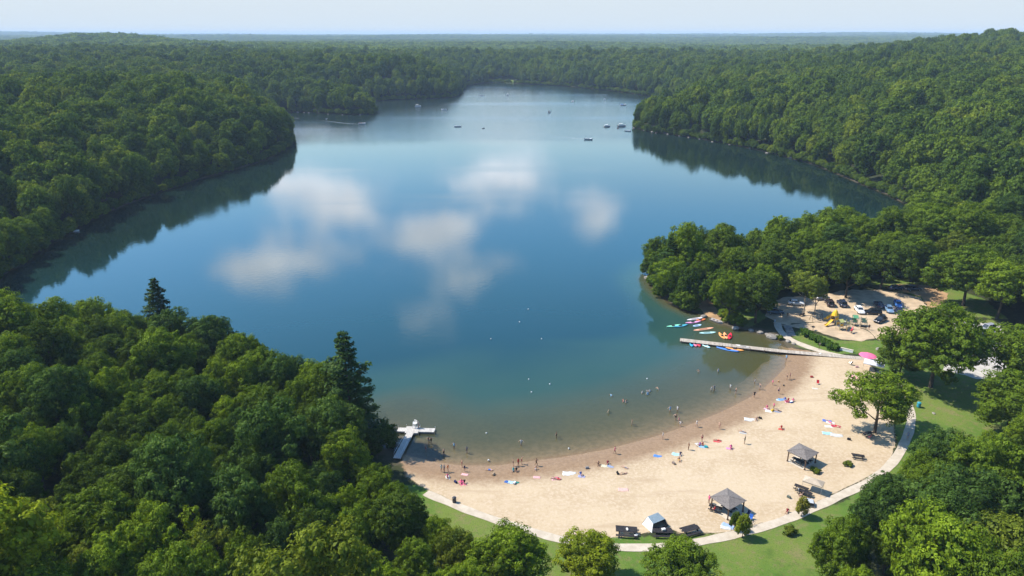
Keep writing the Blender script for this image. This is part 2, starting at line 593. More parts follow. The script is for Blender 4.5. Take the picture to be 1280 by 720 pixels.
def ribbon(name, px, width, mat, dz=0.06, z=1.4):
    c = spline([G(*p, z) for p in px])
    t = np.gradient(c, axis=0); t /= np.linalg.norm(t, axis=1)[:, None]
    nrm = np.stack([-t[:, 1], t[:, 0]], 1)
    mb = MB()
    secs = []
    w0 = width / 2
    for i, (p, n) in enumerate(zip(c, nrm)):
        w = w0 * (1 + 0.07 * math.sin(i * 0.9) + RNG.normal(0, 0.03))
        zs = []
        for k in (-w, -w * 0.33, w * 0.33, w):
            q = p + n * k
            zs.append((q[0], q[1], hgt(*q) + dz))
        secs.append([(zs[0][0], zs[0][1], zs[0][2] - 0.3)] + zs + [(zs[3][0], zs[3][1], zs[3][2] - 0.3)])
    mb.loft(secs, closed=True)
    return mb.build(name, mat, kind='structure')


def path_material():
    m, nt, nd, lk, b = nmat('path_concrete')
    n = noise_node(nt, 0.7, 6, rough=0.65)
    col = mixc(nt, smooth(nt, n.outputs[0], 0.3, 0.7), (0.40, 0.335, 0.255), (0.50, 0.43, 0.34))
    n2 = noise_node(nt, 3.0, 4)
    col = mixc(nt, smooth(nt, n2.outputs[0], 0.62, 0.72), col, (0.35, 0.28, 0.2))
    lk.new(col, b.inputs['Base Color']); b.inputs['Roughness'].default_value = 0.9
    b.inputs['Specular IOR Level'].default_value = 0.2
    return m


MAT_PATH = path_material()
ribbon('path', [(532, 612), (545, 618), (580, 633), (620, 648), (660, 661), (700, 673), (745, 681), (790, 684), (840, 682), (890, 674), (935, 664), (975, 652), (1010, 638), (1045, 622), (1090, 600), (1118, 575), (1133, 548), (1139, 525), (1136, 505), (1128, 488), (1115, 474), (1098, 463)], 1.75, MAT_PATH)
ribbon('walkway', [(1098, 449), (1072, 446), (1045, 441), (1020, 433), (1000, 425), (985, 417), (975, 408), (972, 400)], 2.0, MAT_PATH, 0.055)


# ------------------------------------------------------------------ water
def water_material():
    m, nt, nd, lk, b = nmat('lake_water')
    nd.remove(b)
    out = [n for n in nd if n.type == 'OUTPUT_MATERIAL'][0]
    dep = attr(nt, 'depth').outputs['Fac']
    geo = nd.new('ShaderNodeNewGeometry')
    pos = geo.outputs['Position']
    n1 = noise_node(nt, 0.03, 4, vec=pos)
    body = mixc(nt, smooth(nt, dep, 0.35, 2.8), (0.082, 0.084, 0.042), (0.026, 0.066, 0.052))
    body = mixc(nt, smooth(nt, dep, 2.0, 8.5), body, (0.008, 0.040, 0.050))
    body = mixc(nt, math_node(nt, 'MULTIPLY', smooth(nt, n1.outputs[0], 0.35, 0.7), 0.25), body, (0.006, 0.040, 0.042))
    body = mixc(nt, attr(nt, 'bay').outputs['Fac'], (0.006, 0.017, 0.014), body)
    dif = nd.new('ShaderNodeBsdfDiffuse'); lk.new(body, dif.inputs[0])
    tr = nd.new('ShaderNodeBsdfTransparent')
    lk.new(mixc(nt, smooth(nt, dep, 0.0, 1.2), (0.96, 0.96, 0.93), (0.70, 0.82, 0.62)), tr.inputs[0])
    op = math_node(nt, 'SUBTRACT', 1.0, math_node(nt, 'POWER', 2.718, math_node(nt, 'MULTIPLY', dep, -1.35)), clamp=True)
    mx = nd.new('ShaderNodeMixShader'); lk.new(op, mx.inputs[0]); lk.new(tr.outputs[0], mx.inputs[1]); lk.new(dif.outputs[0], mx.inputs[2])
    gl = nd.new('ShaderNodeBsdfGlossy')
    # wind lanes: rougher streaks lying across the lake
    mp = nd.new('ShaderNodeMapping'); mp.inputs['Scale'].default_value = (0.0016, 0.011, 1); lk.new(pos, mp.inputs[0])
    ws = noise_node(nt, 1.0, 4, vec=mp.outputs[0])
    lane = smooth(nt, ws.outputs[0], 0.5, 0.68)
    rg = nd.new('ShaderNodeMapRange'); lk.new(lane, rg.inputs[0]); rg.inputs[3].default_value, rg.inputs[4].default_value = 0.03, 0.09
    rgl = rg.outputs[0]
    w1 = noise_node(nt, 0.55, 3, vec=pos)
    w2 = noise_node(nt, 2.4, 3, vec=pos)
    hh = math_node(nt, 'ADD', math_node(nt, 'MULTIPLY', w1.outputs[0], 1.0), math_node(nt, 'MULTIPLY', w2.outputs[0], 0.28))
    bn = nd.new('ShaderNodeBump'); bn.inputs['Strength'].default_value = 1.0
    sxy = nd.new('ShaderNodeSeparateXYZ'); lk.new(pos, sxy.inputs[0])
    open_ = smooth(nt, math_node(nt, 'ADD', sxy.outputs[1], math_node(nt, 'MULTIPLY_ADD', ws.outputs[0], 260.0, -130.0)), 430.0, 700.0)   # wind reaches the open far end
    lk.new(math_node(nt, 'ADD', math_node(nt, 'MULTIPLY_ADD', lane, 0.020, 0.012), math_node(nt, 'MULTIPLY', open_, 0.13)), bn.inputs['Distance'])
    lk.new(math_node(nt, 'ADD', rgl, math_node(nt, 'MULTIPLY', open_, 0.10)), gl.inputs['Roughness'])
    lk.new(hh, bn.inputs['Height'])
    lk.new(bn.outputs[0], gl.inputs['Normal'])
    fr = nd.new('ShaderNodeFresnel'); fr.inputs[0].default_value = 1.333; lk.new(bn.outputs[0], fr.inputs['Normal'])
    m2 = nd.new('ShaderNodeMixShader'); lk.new(fr.outputs[0], m2.inputs[0]); lk.new(mx.outputs[0], m2.inputs[1]); lk.new(gl.outputs[0], m2.inputs[2])
    lk.new(m2.outputs[0], out.inputs[0])
    return m


me, used = grid_mesh('lake', TZ < 0.12, 0.0)
fattr(me, 'depth', np.clip(-TZ[used], 0, 20))
fattr(me, 'bay', 1 - sstep(seg_dist(TP[used], BEACH_LINE, False), 70, 230))
me.materials.append(water_material())
tag(link('lake', me), kind='structure')
# ------------------------------------------------------------------ foliage
def leaf_material(name, ramp=None):
    m, nt, nd, lk, b = nmat(name)
    nd.remove(b)
    out = [n for n in nd if n.type == 'OUTPUT_MATERIAL'][0]
    oi = nd.new('ShaderNodeObjectInfo')
    if ramp:
        r = nd.new('ShaderNodeValToRGB')
        r.color_ramp.elements[0].color = (*ramp[0], 1)
        r.color_ramp.elements[1].color = (*ramp[-1], 1)
        for i, c in enumerate(ramp[1:-1]):
            e = r.color_ramp.elements.new((i + 1) / (len(ramp) - 1)); e.color = (*c, 1)
        geo = nd.new('ShaderNodeNewGeometry')
        n0 = noise_node(nt, 0.011, 3, vec=geo.outputs['Position'])
        f = math_node(nt, 'ADD', math_node(nt, 'MULTIPLY', oi.outputs['Random'], 0.85), math_node(nt, 'MULTIPLY_ADD', n0.outputs[0], 1.0, -0.42), clamp=True)
        lk.new(f, r.inputs[0])
        base = r.outputs[0]
    else:
        base = oi.outputs['Color']
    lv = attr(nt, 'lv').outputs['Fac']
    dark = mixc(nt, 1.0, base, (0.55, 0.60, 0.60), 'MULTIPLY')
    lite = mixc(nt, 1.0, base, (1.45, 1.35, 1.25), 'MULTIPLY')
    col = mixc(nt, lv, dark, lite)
    df = nd.new('ShaderNodeBsdfDiffuse'); lk.new(col, df.inputs[0])
    tl = nd.new('ShaderNodeBsdfTranslucent'); lk.new(mixc(nt, 1.0, col, (1.25, 1.2, 0.55), 'MULTIPLY'), tl.inputs[0])
    mx = nd.new('ShaderNodeMixShader'); mx.inputs[0].default_value = 0.32
    lk.new(df.outputs[0], mx.inputs[1]); lk.new(tl.outputs[0], mx.inputs[2])
    gl = nd.new('ShaderNodeBsdfGlossy'); gl.inputs['Roughness'].default_value = 0.5; gl.inputs[0].default_value = (0.6, 0.7, 0.35, 1)
    m2 = nd.new('ShaderNodeMixShader'); m2.inputs[0].default_value = 0.012
    lk.new(mx.outputs[0], m2.inputs[1]); lk.new(gl.outputs[0], m2.inputs[2])
    lk.new(m2.outputs[0], out.inputs[0])
    return m


TONES = {'yellow-green': (0.192, 0.238, 0.012), 'bright green': (0.144, 0.214, 0.012), 'mid green': (0.110, 0.172, 0.012), 'dark green': (0.068, 0.112, 0.012), 'blue-green': (0.066, 0.122, 0.022), 'olive green': (0.136, 0.174, 0.017)}
MAT_LEAF = leaf_material('leaf')
MAT_WOOD = leaf_material('woodland_leaf', [(0.044, 0.086, 0.014), (0.074, 0.128, 0.014), (0.101, 0.162, 0.014), (0.130, 0.194, 0.014), (0.172, 0.218, 0.016)])
MAT_BARK = plain('bark', (0.085, 0.065, 0.045), 0.95, 0.3, 2.0, spec=0.1, bump=0.3)
MAT_BARKP = plain('pale_bark', (0.26, 0.22, 0.17), 0.95, 0.3, 2.0, spec=0.1, bump=0.3)


def quads_to_mesh(name, cen, nrm, size, lv, mat, rng, aspect=0.62):
    n = len(cen)
    nrm = nrm / np.linalg.norm(nrm, axis=1)[:, None]
    r = rng.normal(size=(n, 3))
    u = np.cross(nrm, r); u /= np.linalg.norm(u, axis=1)[:, None] + 1e-9
    w = np.cross(nrm, u)
    s = size[:, None]
    co = np.stack([cen - u * s, cen - w * s * aspect, cen + u * s, cen + w * s * aspect], 1)
    co[:, 1] += nrm * s * 0.18; co[:, 3] += nrm * s * 0.18
    me = fast_mesh(name, co.reshape(-1, 3), np.arange(n * 4).reshape(n, 4))
    fattr(me, 'lv', np.repeat(lv, 4))
    me.materials.append(mat)
    return me


def lobes_for(rng, R, zc, hz, nl, lop=0.15, top=1.0):
    """lobe centres and radii on an uneven crown envelope"""
    L = []
    ph = rng.uniform(0, 2 * PI, 4)
    for i in range(nl):
        # golden spiral over the sphere with jitter
        f = (i + 0.5) / nl
        z = 1 - 2 * f * 0.86
        t = i * 2.39996 + rng.normal(0, 0.35)
        rr = math.sqrt(max(0, 1 - z * z))
        k = 1 + lop * (math.sin(t * 2 + ph[0]) + 0.7 * math.sin(t * 3 + ph[1])) * rr + rng.normal(0, 0.08)
        lr = R * rng.uniform(0.24, 0.40) * (1.0 if z > -0.3 else 0.85)
        k2 = k * (1 - 0.62 * lr / R)
        zz = z * hz * (top if z > 0 else 1.0)
        L.append((rr * math.cos(t) * R * k2, rr * math.sin(t) * R * k2, zc + zz * (0.72 + 0.28 * k2), lr))
    for i in range(max(3, nl // 5)):
        t = rng.uniform(0, 2 * PI); q = rng.uniform(0, 0.45) * R
        L.append((q * math.cos(t), q * math.sin(t), zc + rng.uniform(-0.2, 0.45) * hz, R * rng.uniform(0.4, 0.5)))
    return np.array(L)


def crown_mesh(name, seed, R, h, zc, hz, nl, per, q, mat, lop=0.15):
    """leaf-sized faces gathered in clumps, clumps gathered on lobes"""
    rng = np.random.default_rng(seed)
    L = lobes_for(rng, R, zc, hz, nl, lop)
    cen, nrm, sz, lv = [], [], [], []

    def sph(n):
        d = rng.normal(size=(n, 3))
        return d / np.linalg.norm(d, axis=1)[:, None]

    for i, (x, y, z, r) in enumerate(L):
        c0 = np.array([x, y, z])
        m = max(5, int(17 * (r / (0.33 * R)) ** 2))
        k = np.arange(m) + 0.5
        zz = 1 - 2 * k / m; t = k * 2.39996 + rng.uniform(0, 6)
        dirs = np.column_stack([np.sqrt(1 - zz ** 2) * np.cos(t), np.sqrt(1 - zz ** 2) * np.sin(t), zz]) + rng.normal(0, 0.22, (m, 3))
        dirs /= np.linalg.norm(dirs, axis=1)[:, None]
        tone = rng.normal(0.45, 0.15)
        for d in dirs:
            cc = c0 + d * r * rng.uniform(0.74, 1.06) * np.array([1, 1, 0.9])
            if any(((cc - l[:3]) ** 2).sum() < (0.70 * l[3]) ** 2 for j, l in enumerate(L) if j != i): continue
            if cc[2] < 1.0: continue
            rc = r * rng.uniform(0.26, 0.46)
            n = int(per * rng.uniform(0.75, 1.25))
            e = sph(n)
            e[:, 2] = np.abs(e[:, 2]) * np.sign(rng.uniform(-0.45, 1, n))
            p = cc + e * rc * (rng.uniform(0.35, 1.05, n) ** 0.5)[:, None] * np.array([1, 1, 0.72])
            cen.append(p); nrm.append(e * 0.8 + d * 0.7 + rng.normal(0, 0.38, p.shape) + np.array([0, 0, 0.2]))
            sz.append(q * rng.uniform(0.6, 1.4, n))
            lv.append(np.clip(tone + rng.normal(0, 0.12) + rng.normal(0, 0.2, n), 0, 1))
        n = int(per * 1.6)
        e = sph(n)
        cen.append(c0 + e * r * 0.72); nrm.append(e + rng.normal(0, 0.3, e.shape)); sz.append(np.full(n, q * 2.0)); lv.append(np.full(n, 0.15))  # filler leaves inside the lobe, crown-interior shade put into their darker colour
    return quads_to_mesh(name, np.vstack(cen), np.vstack(nrm), np.concatenate(sz), np.concatenate(lv), mat, rng), L


def trunk_mesh(name, seed, h, r0, L, mat, zc):
    rng = np.random.default_rng(seed)
    mb = MB()
    top = zc + 0.1 * h
    pts = [(0, 0, -0.6), (0, 0, 0.2), (rng.normal(0, .12), rng.normal(0, .12), h * 0.25), (rng.normal(0, .2), rng.normal(0, .2), top)]
    mb.tube(pts, [r0 * 1.5, r0 * 1.15, r0 * 0.8, r0 * 0.3], 8)
    idx = rng.choice(len(L), min(7, len(L)), replace=False)
    for i in idx:
        a = Vector(pts[2]) * 1.0; a.z = h * rng.uniform(0.22, 0.5)
        b = Vector(L[i][:3])
        mid = a.lerp(b, 0.5) + Vector((0, 0, -0.3))
        mb.tube([a, mid, b], [r0 * 0.45, r0 * 0.3, r0 * 0.1], 6)
    o = mb.build(name, mat, smooth=True)
    me = o.data
    bpy.data.objects.remove(o)
    return me


def conifer_mesh(name, seed, h, R, mat, q=0.30, dens=1.0):
    rng = np.random.default_rng(seed)
    cen, nrm, sz, lv = [], [], [], []
    z = h * 0.16
    while z < h * 0.985:
        f = (z - h * 0.16) / (h * 0.84)
        rr = R * (1 - f) ** 0.8 * rng.uniform(0.8, 1.12) + 0.2
        nb = int(5 + 3 * (1 - f))
        a0 = rng.uniform(0, 2 * PI)
        for k in range(nb):
            a = a0 + 2 * PI * k / nb + rng.normal(0, 0.2)
            ln = rr * rng.uniform(0.7, 1.15)
            n = int(max(12, 34 * ln * dens))
            t = rng.uniform(0.12, 1, n) ** 0.8
            w = 0.36 * ln * (1 - t * 0.55) * rng.normal(0, 0.6, n)
            x = t * ln
            p = np.column_stack([x * math.cos(a) - w * math.sin(a), x * math.sin(a) + w * math.cos(a), z + 0.20 * x - 0.10 * x * x / max(R, 1) + rng.normal(0, 0.12, n)])
            cen.append(p)
            nn = np.tile(np.array([math.cos(a) * .35, math.sin(a) * .35, 1.0]), (n, 1)) + rng.normal(0, 0.4, (n, 3))
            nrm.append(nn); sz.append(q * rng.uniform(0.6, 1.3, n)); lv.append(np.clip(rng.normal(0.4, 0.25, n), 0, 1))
        z += h * 0.072 * (1.1 - 0.5 * f)
    return quads_to_mesh(name, np.vstack(cen), np.vstack(nrm), np.concatenate(sz), np.concatenate(lv), mat, rng, 0.4)


def conifer_trunk(name, h, r, mat):
    o = MB().tube([(0, 0, -0.5), (0, 0, h * 0.5), (0, 0, h * 0.97)], [r, r * 0.6, r * 0.1], 8).build(name, mat, smooth=True)
    me = o.data; bpy.data.objects.remove(o)
    return me


# unit prototypes: crown radius 6 m, height 14 m, scaled per tree
PROTO = []
for i, (hz, zc, nl, lop) in enumerate([(5.4, 8.7, 34, .17), (4.6, 9.2, 26, .28), (6.2, 8.0, 38, .14), (5.0, 8.8, 22, .34), (6.6, 8.0, 30, .26), (4.3, 9.5, 24, .26), (5.2, 8.8, 36, .16), (6.4, 8.2, 26, .3), (3.4, 10.4, 22, .2)]):
    cm, L = crown_mesh('crown', 100 + i, 6.0, 14, zc, hz, nl, 58, 0.165, MAT_LEAF, lop)
    PROTO.append((cm, trunk_mesh('trunk', 200 + i, 14, 0.30, L, MAT_BARK, zc)))
PINE = [(conifer_mesh('crown', 300 + i, 16, 4.0 + 0.5 * i, MAT_LEAF), conifer_trunk('trunk', 16, 0.28, MAT_BARK)) for i in range(2)]
BUSH = []
for i in range(4):
    cm, L = crown_mesh('bush', 400 + i, 1.5, 2, 0.75, 0.8, 14, 26, 0.10, MAT_LEAF, .2)
    BUSH.append(cm)


def add_tree(name, loc, R, h, tone, proto, label=None, group=None, rz=None, cat='tree', kind_proto=None, bark=None):
    t = empty(name, loc, RNG.uniform(0, 2 * PI) if rz is None else rz)
    cm, tm = (kind_proto or PROTO)[proto % len(kind_proto or PROTO)]
    base = (6.0, 14.0) if kind_proto is None else (4.2, 16.0)
    tr = link('trunk', tm, t); cr = link('crown', cm, t)
    a = RNG.uniform(0.86, 1.16)
    t.scale = (R / base[0] * a, R / base[0] / a, h / base[1])
    t.rotation_euler.x, t.rotation_euler.y = RNG.normal(0, 0.045, 2)
    c = TONES[tone] if isinstance(tone, str) else tone
    j = RNG.uniform(0.9, 1.1)
    cr.color = (c[0] * j, c[1] * j, c[2] * j, 1)
    if bark: tr.data = tr.data.copy(); tr.data.materials[0] = bark
    tag(t, label, cat, group)
    return t


# single trees that the photograph picks out: px, py of the foot, crown radius, height, tone, prototype, label
EXPL = [
    (1093, 541, 6.6, 13.0, 'bright green', 3, 'lone broad round tree standing on the sand at the right edge of the beach', 0.4),
    (1163, 484, 9.6, 18.5, 'mid green', 0, 'largest rounded tree standing on the lawn below the car park', 1.0),
    (1124, 470, 4.6, 9.0, 'dark green', 4, 'low dark tree tucked against the left side of the largest lawn tree', 2.0),
    (944, 404, 6.6, 14.5, 'dark green', 6, 'dark shady tree on the bank above the orange kayaks', 0.3),
    (635, 752, 5.2, 11.5, 'bright green', 2, 'bright green upright tree below the path at the bottom edge of the photo', 0.2),
    (733, 728, 4.4, 7.6, 'yellow-green', 4, 'small light green tree standing on the grass just below the path', 1.3),
    (846, 735, 4.4, 7.4, 'mid green', 5, 'wide low tree on the grass under the path opposite the black tables', 0.8),
    (1246, 768, 6.6, 13.0, 'olive green', 2, 'rounded olive tree in the bottom right corner of the photo', 1.0),
    (1262, 488, 7.6, 15.0, 'mid green', 1, 'tall tree right of the gravel lot at the edge of the lawn', 1.0),
    (1057, 372, 7.6, 15.5, 'dark green', 1, 'wide dark tree whose trunk stands in the back row of parked cars', .7),
    (1032, 361, 6.4, 14.5, 'mid green', 6, 'leafy tree on the car park edge behind the slim pale-stemmed trees', 1.7),
    (1100, 361, 7.0, 15.0, 'dark green', 3, 'dark tree shading the right half of the back row of cars', 2.6),
    (1138, 352, 6.6, 14.0, 'mid green', 4, 'tree above the two cars on the far dirt track', .1),
    (950, 371, 6.2, 14.0, 'dark green', 7, 'dark tree over the teal car at the left end of the car park', 1.1),
    (1204, 382, 8.6, 17.0, 'mid green', 0, 'big round tree at the right end of the dirt track', 1.4),
    (1246, 398, 8.2, 16.0, 'bright green', 5, 'bright tree at the photo edge behind the gravel lot', 2.9),
    (1256, 548, 7.0, 13.0, 'mid green', 7, 'round tree at the right end of the lawn below the gravel lot', 2.2),
]
EXPL_XY = []
for px, py, R, h, tone, pr, lab, rz in EXPL:
    p = gp(px, py)
    EXPL_XY.append((p.x, p.y, R))
    add_tree('broadleaf_tree', p, R, h, tone, pr, lab, None, rz)
# slim pale-stemmed trees by the play area
t = add_tree('broadleaf_tree', gp(1004, 394), 4.2, 12.5, (0.155, 0.200, 0.022), 8, 'thin light green tree with pale bare stem on the left edge of the playground', None, 0.5, bark=MAT_BARKP)
t = add_tree('broadleaf_tree', gp(1018, 393.5), 3.2, 11.5, (0.150, 0.190, 0.022), 8, 'slimmer light green tree with pale stem, right of its twin by the playground', None, 1.5, bark=MAT_BARKP)
# conifers
for px, py, R, h, tone, pr, lab in [
        (205, 431, 6.6, 19.5, (0.030, 0.066, 0.018), 0, 'dark spruce rising above the broadleaf trees on the left shore'),
        (441, 552, 7.0, 25.0, (0.046, 0.092, 0.022), 1, 'tall pine over the water at the wood edge left of the T-shaped pier'),
        (836, 364, 6.4, 18.5, (0.048, 0.098, 0.020), 1, 'tall pine at the tip of the small wooded point above the kayaks')]:
    p = gp(px, py)
    EXPL_XY.append((p.x, p.y, R * 0.5))
    add_tree('pine_tree', p, R, h, tone, pr, lab, None, 0.3, 'pine', PINE)
for px, py, R, h, tone, lab in [(927.5, 672, 1.35, 3.8, (0.22, 0.27, 0.02), 'young yellow-green tree beside the path below the left shelter'),
                                (1001.5, 646, 1.25, 3.3, (0.28, 0.27, 0.04), 'young yellowish tree standing where the path meets the right grove'),
                                (917, 662, 0.9, 3.0, 'mid green', 'slender young dark tree in front of the left shelter')]:
    add_tree('young_tree', gp(px, py), R * .85, h * 1.1, tone, 2, lab, None, 0.1)


# ------------------------------------------------------------------ woods
def poisson_near():
    """near trees of uneven size, out to about 330 m"""
    pts = []
    grid = {}
    cs = 6.0
    for x, y, R in EXPL_XY:
        pts.append((x, y, R * 0.85)); grid.setdefault((int(x // cs), int(y // cs)), []).append(len(pts) - 1)
    n0 = len(pts)
    N = 34000
    ang = RNG.uniform(-0.80, 0.80, N); rr = np.sqrt(RNG.uniform(64 ** 2, 330 ** 2, N))
    P = np.column_stack([rr * np.sin(ang), rr * np.cos(ang)])
    z, d = land(P)
    dp = sdf(P, PARK)
    R = np.clip(RNG.gamma(6, 0.74, N), 2.7, 7.8)
    pier_d = np.hypot(P[:, 0] - G(497, 571)[0], P[:, 1] - G(497, 571)[1])
    ok = (d > 0.8) & (dp > 0.5) & (pier_d > 9.0)
    q = [proj(x, y, zz + 9) for (x, y), zz in zip(P, z)]
    q = np.array([(a, b) for a, b, c in q]); k6 = np.minimum(R, 5.6) * 6.6
    for bx, by, wx, wy in ((516, 552, 30, 26), (578, 622, 34, 16)):
        ok &= ~((np.abs(q[:, 0] - bx) < wx + k6) & (np.abs(q[:, 1] - by) < wy + k6) & (P[:, 1] < 140))
    for i in np.nonzero(ok)[0]:
        x, y = P[i]; r = R[i]
        if dp[i] < 6: r = min(r, 5.6)
        if d[i] < 4: r = min(r, 5.0)
        gi, gj = int(x // cs), int(y // cs)
        bad = False
        for a in range(gi - 3, gi + 4):
            for b in range(gj - 3, gj + 4):
                for k in grid.get((a, b), ()):
                    X, Y, Q = pts[k]
                    if (X - x) ** 2 + (Y - y) ** 2 < (0.71 * (Q + r)) ** 2: bad = True; break
                if bad: break
            if bad: break
        if not bad:
            pts.append((x, y, r)); grid.setdefault((gi, gj), []).append(len(pts) - 1)
    return np.array(pts[n0:])


NEAR = poisson_near()
nz, ndl = land(NEAR[:, :2])
ndp = sdf(NEAR[:, :2], PARK)
scr = np.array([proj(x, y, z + 9) for (x, y, r), z in zip(NEAR, nz)])
inview = (scr[:, 0] > -45) & (scr[:, 0] < 1325) & (scr[:, 1] < 790)
size = np.where(inview, NEAR[:, 2] / scr[:, 2], 0)
order = np.argsort(-size)
NIND = 272
IND = order[:NIND]
REST = order[NIND:]
ORD = ['', 'second ', 'third ', 'fourth ', 'fifth ', 'sixth ', 'seventh ', 'eighth ', 'ninth ', 'tenth ', 'eleventh ', 'twelfth ', 'thirteenth ', 'fourteenth ', 'fifteenth ', 'sixteenth ', 'seventeenth ', 'eighteenth ', 'nineteenth ', 'twentieth ']
tn = list(TONES)
cells = {}
info = {}
for i in IND:
    x, y, r = NEAR[i]
    px, py, dep = scr[i]
    nv = vnoise(np.array([[x, y]]), 26, 5)[0] * 0.55 + RNG.uniform(-0.6, 0.6)
    tone = tn[3] if nv < -0.55 else tn[4] if nv < -0.33 else tn[2] if nv < 0.12 else tn[1] if nv < 0.5 else tn[5] if nv < 0.68 else tn[0]
    if px < 660 and y < 205:
        reg, gname = 'lower left wood', 'trees of the lower left wood'
        edge = 'on the waterside of' if ndl[i] < 9 else 'beside the beach at' if ndp[i] < 9 else 'in the bottom left of' if py > 590 and px < 260 else 'in bottom rows of' if py > 590 else 'low on the left of' if px < 170 and py > 485 else 'near the left edge of' if px < 170 else 'in upper rows of' if py < 470 else 'in middle rows of'
    elif y < 150:
        reg, gname = 'lower right grove', 'trees of the lower right grove'
        edge = 'at the beach side of' if ndp[i] < 10 else 'in bottom rows of' if py > 640 else 'deep inside'
    elif px < 1005:
        reg, gname = 'small wooded point', 'trees on the point above the kayaks'
        edge = 'on the shore of' if ndl[i] < 7 else 'in the middle of'
    elif px < 500:
        reg, gname = 'left headland', 'trees on the left headland'
        edge = 'on the shore of' if ndl[i] < 8 else 'inland on'
    else:
        reg, gname = 'car park wood', 'trees behind the car park'
        edge = 'on the lake side of' if ndl[i] < 14 else 'at the parking edge of' if ndp[i] < 14 else 'deep inside' if px < 1160 else 'near the right edge of'
    if edge.startswith('on the lake side') : edge = 'lakeward in'
    s = 'small' if r < 4.3 else 'large' if r > 6.0 else 'medium'
    cells.setdefault((reg, edge, tone, s), []).append((px, i))
    info[i] = (tone, gname)
for (reg, edge, tone, s), L in cells.items():
    L.sort()
    for k, (px, i) in enumerate(L):
        pos = '' if len(L) == 1 else ', ' + (ORD[k] + 'from left' if 0 < k < len(L) - 1 else 'leftmost' if k == 0 else 'rightmost')
        lab = f'{s} {tone} tree {edge} the {reg}{pos}'
        x, y, r = NEAR[i]
        h = r * RNG.uniform(1.8, 2.3) + 4.0
        add_tree('broadleaf_tree', (x, y, nz[i] - 0.1), r, h, tone, int(RNG.integers(0, 8)), lab, info[i][1])

# the rest of the woods: one object of kind stuff
far_pts = []
for i in REST:
    x, y, r = NEAR[i]
    far_pts.append((x, y, nz[i], r, r * RNG.uniform(1.8, 2.3) + 4.0, int(RNG.integers(0, 6))))
PC = bpy.data.collections.new('woodland_prototypes')
k = 0
for i, (hz, zc, nl, lop) in enumerate([(5.4, 8.7, 30, .13), (4.6, 9.2, 26, .2), (6.2, 8.0, 32, .1), (5.0, 8.8, 24, .24), (5.8, 8.3, 28, .16), (5.2, 8.8, 30, .12)]):
    cm, L = crown_mesh('woodland_crown', 500 + i, 6.0, 14, zc, hz, nl, 17, 0.34, MAT_WOOD, lop)
    PC.objects.link(bpy.data.objects.new('woodland_%02d' % k, cm)); k += 1
for i in range(5):        # patches of small crowns for the far hills
    rng = np.random.default_rng(700 + i)
    cen, nrm, sz, lv = [], [], [], []
    for j in range(26):
        x, y = rng.uniform(-26, 26, 2); R = rng.uniform(4, 7.5); zc = rng.uniform(8, 11)
        n = 110
        d = rng.normal(size=(n, 3)); d /= np.linalg.norm(d, axis=1)[:, None]
        p = np.array([x, y, zc]) + d * R * rng.uniform(0.8, 1.1, (n, 1)) * np.array([1, 1, 0.8])
        kp = p[:, 2] > 4
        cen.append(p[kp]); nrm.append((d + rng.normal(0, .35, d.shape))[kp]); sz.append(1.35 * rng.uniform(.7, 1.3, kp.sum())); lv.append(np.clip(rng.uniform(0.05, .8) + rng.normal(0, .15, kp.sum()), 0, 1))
    PC.objects.link(bpy.data.objects.new('woodland_%02d' % k, quads_to_mesh('woodland_patch', np.vstack(cen), np.vstack(nrm), np.concatenate(sz), np.concatenate(lv), MAT_WOOD, rng, 0.8))); k += 1
HALF = 0.80


def lattice(r0, r1, step, jit):
    a, b = np.meshgrid(np.arange(-r1, r1, step), np.arange(0, r1, step * 0.87))
    a = a + (np.arange(a.shape[0]) % 2)[:, None] * step / 2
    P = np.stack([a.ravel(), b.ravel()], 1) + RNG.uniform(-jit, jit, (a.size, 2)) * step
    r = np.hypot(P[:, 0], P[:, 1]); az = np.arctan2(P[:, 0], P[:, 1])
    return P[(r >= r0) & (r < r1) & (np.abs(az) < HALF)]


P = lattice(330, 1500, 10.4, 0.36)
z, d = land(P)
ok = (d > 0.3) & (sdf(P, CLEAR) > 3)
P, z, d = P[ok], z[ok], d[ok]
rr = RNG.gamma(16, 0.35, len(P)).clip(3.4, 8.0)
rr = np.where(d < 6, np.minimum(rr, 5), rr)
for (x, y), zz, r in zip(P, z, rr): far_pts.append((x, y, zz - .2, r, r * 1.8 + 8.0 + RNG.normal(0, 2.6), int(RNG.integers(0, 6))))
# low leafy fringe that hangs over the far shore line
n = len(LAKE)
for i in range(len(BEACH_SHORE) + 8, n):
    a, b = LAKE[i], LAKE[(i + 1) % n]
    L_ = np.hypot(*(b - a)); nn = np.array([b[1] - a[1], a[0] - b[0]]) / L_
    for k in range(int(L_ / 3.4)):
        q = a + (b - a) * (k + RNG.uniform(0, 1)) / (L_ / 3.4)
        q = q + nn * RNG.uniform(-0.2, 2.2)
        if abs(math.atan2(q[0], q[1])) > HALF or q[1] < 60: continue
        zz, dd = land(q)
        if dd[0] < 0: q = q - 2 * nn * abs(dd[0]); zz, dd = land(q)
        r = RNG.uniform(1.8, 3.6)
        if dd[0] > -0.5: far_pts.append((q[0], q[1], max(zz[0], 0) - r * 0.35, r, r * 2.0, int(RNG.integers(0, 6))))
nsingle = len(far_pts)
P = lattice(1500, 6500, 40, 0.18)
z, d = land(P)
for (x, y), zz in zip(P[d > 25], z[d > 25]): far_pts.append((x, y, zz - 1, 6 * RNG.uniform(.9, 1.1), 14 * RNG.uniform(.85, 1.15), int(RNG.integers(6, 11))))
P = lattice(6500, 15000, 90, 0.18)
z, d = land(P)
for (x, y), zz in zip(P, z): far_pts.append((x, y, zz - 2, 13.5 * RNG.uniform(.9, 1.1), 15 * RNG.uniform(.85, 1.15), int(RNG.integers(6, 11))))
print('woodland points', len(far_pts), 'single', nsingle, 'near', len(NEAR))
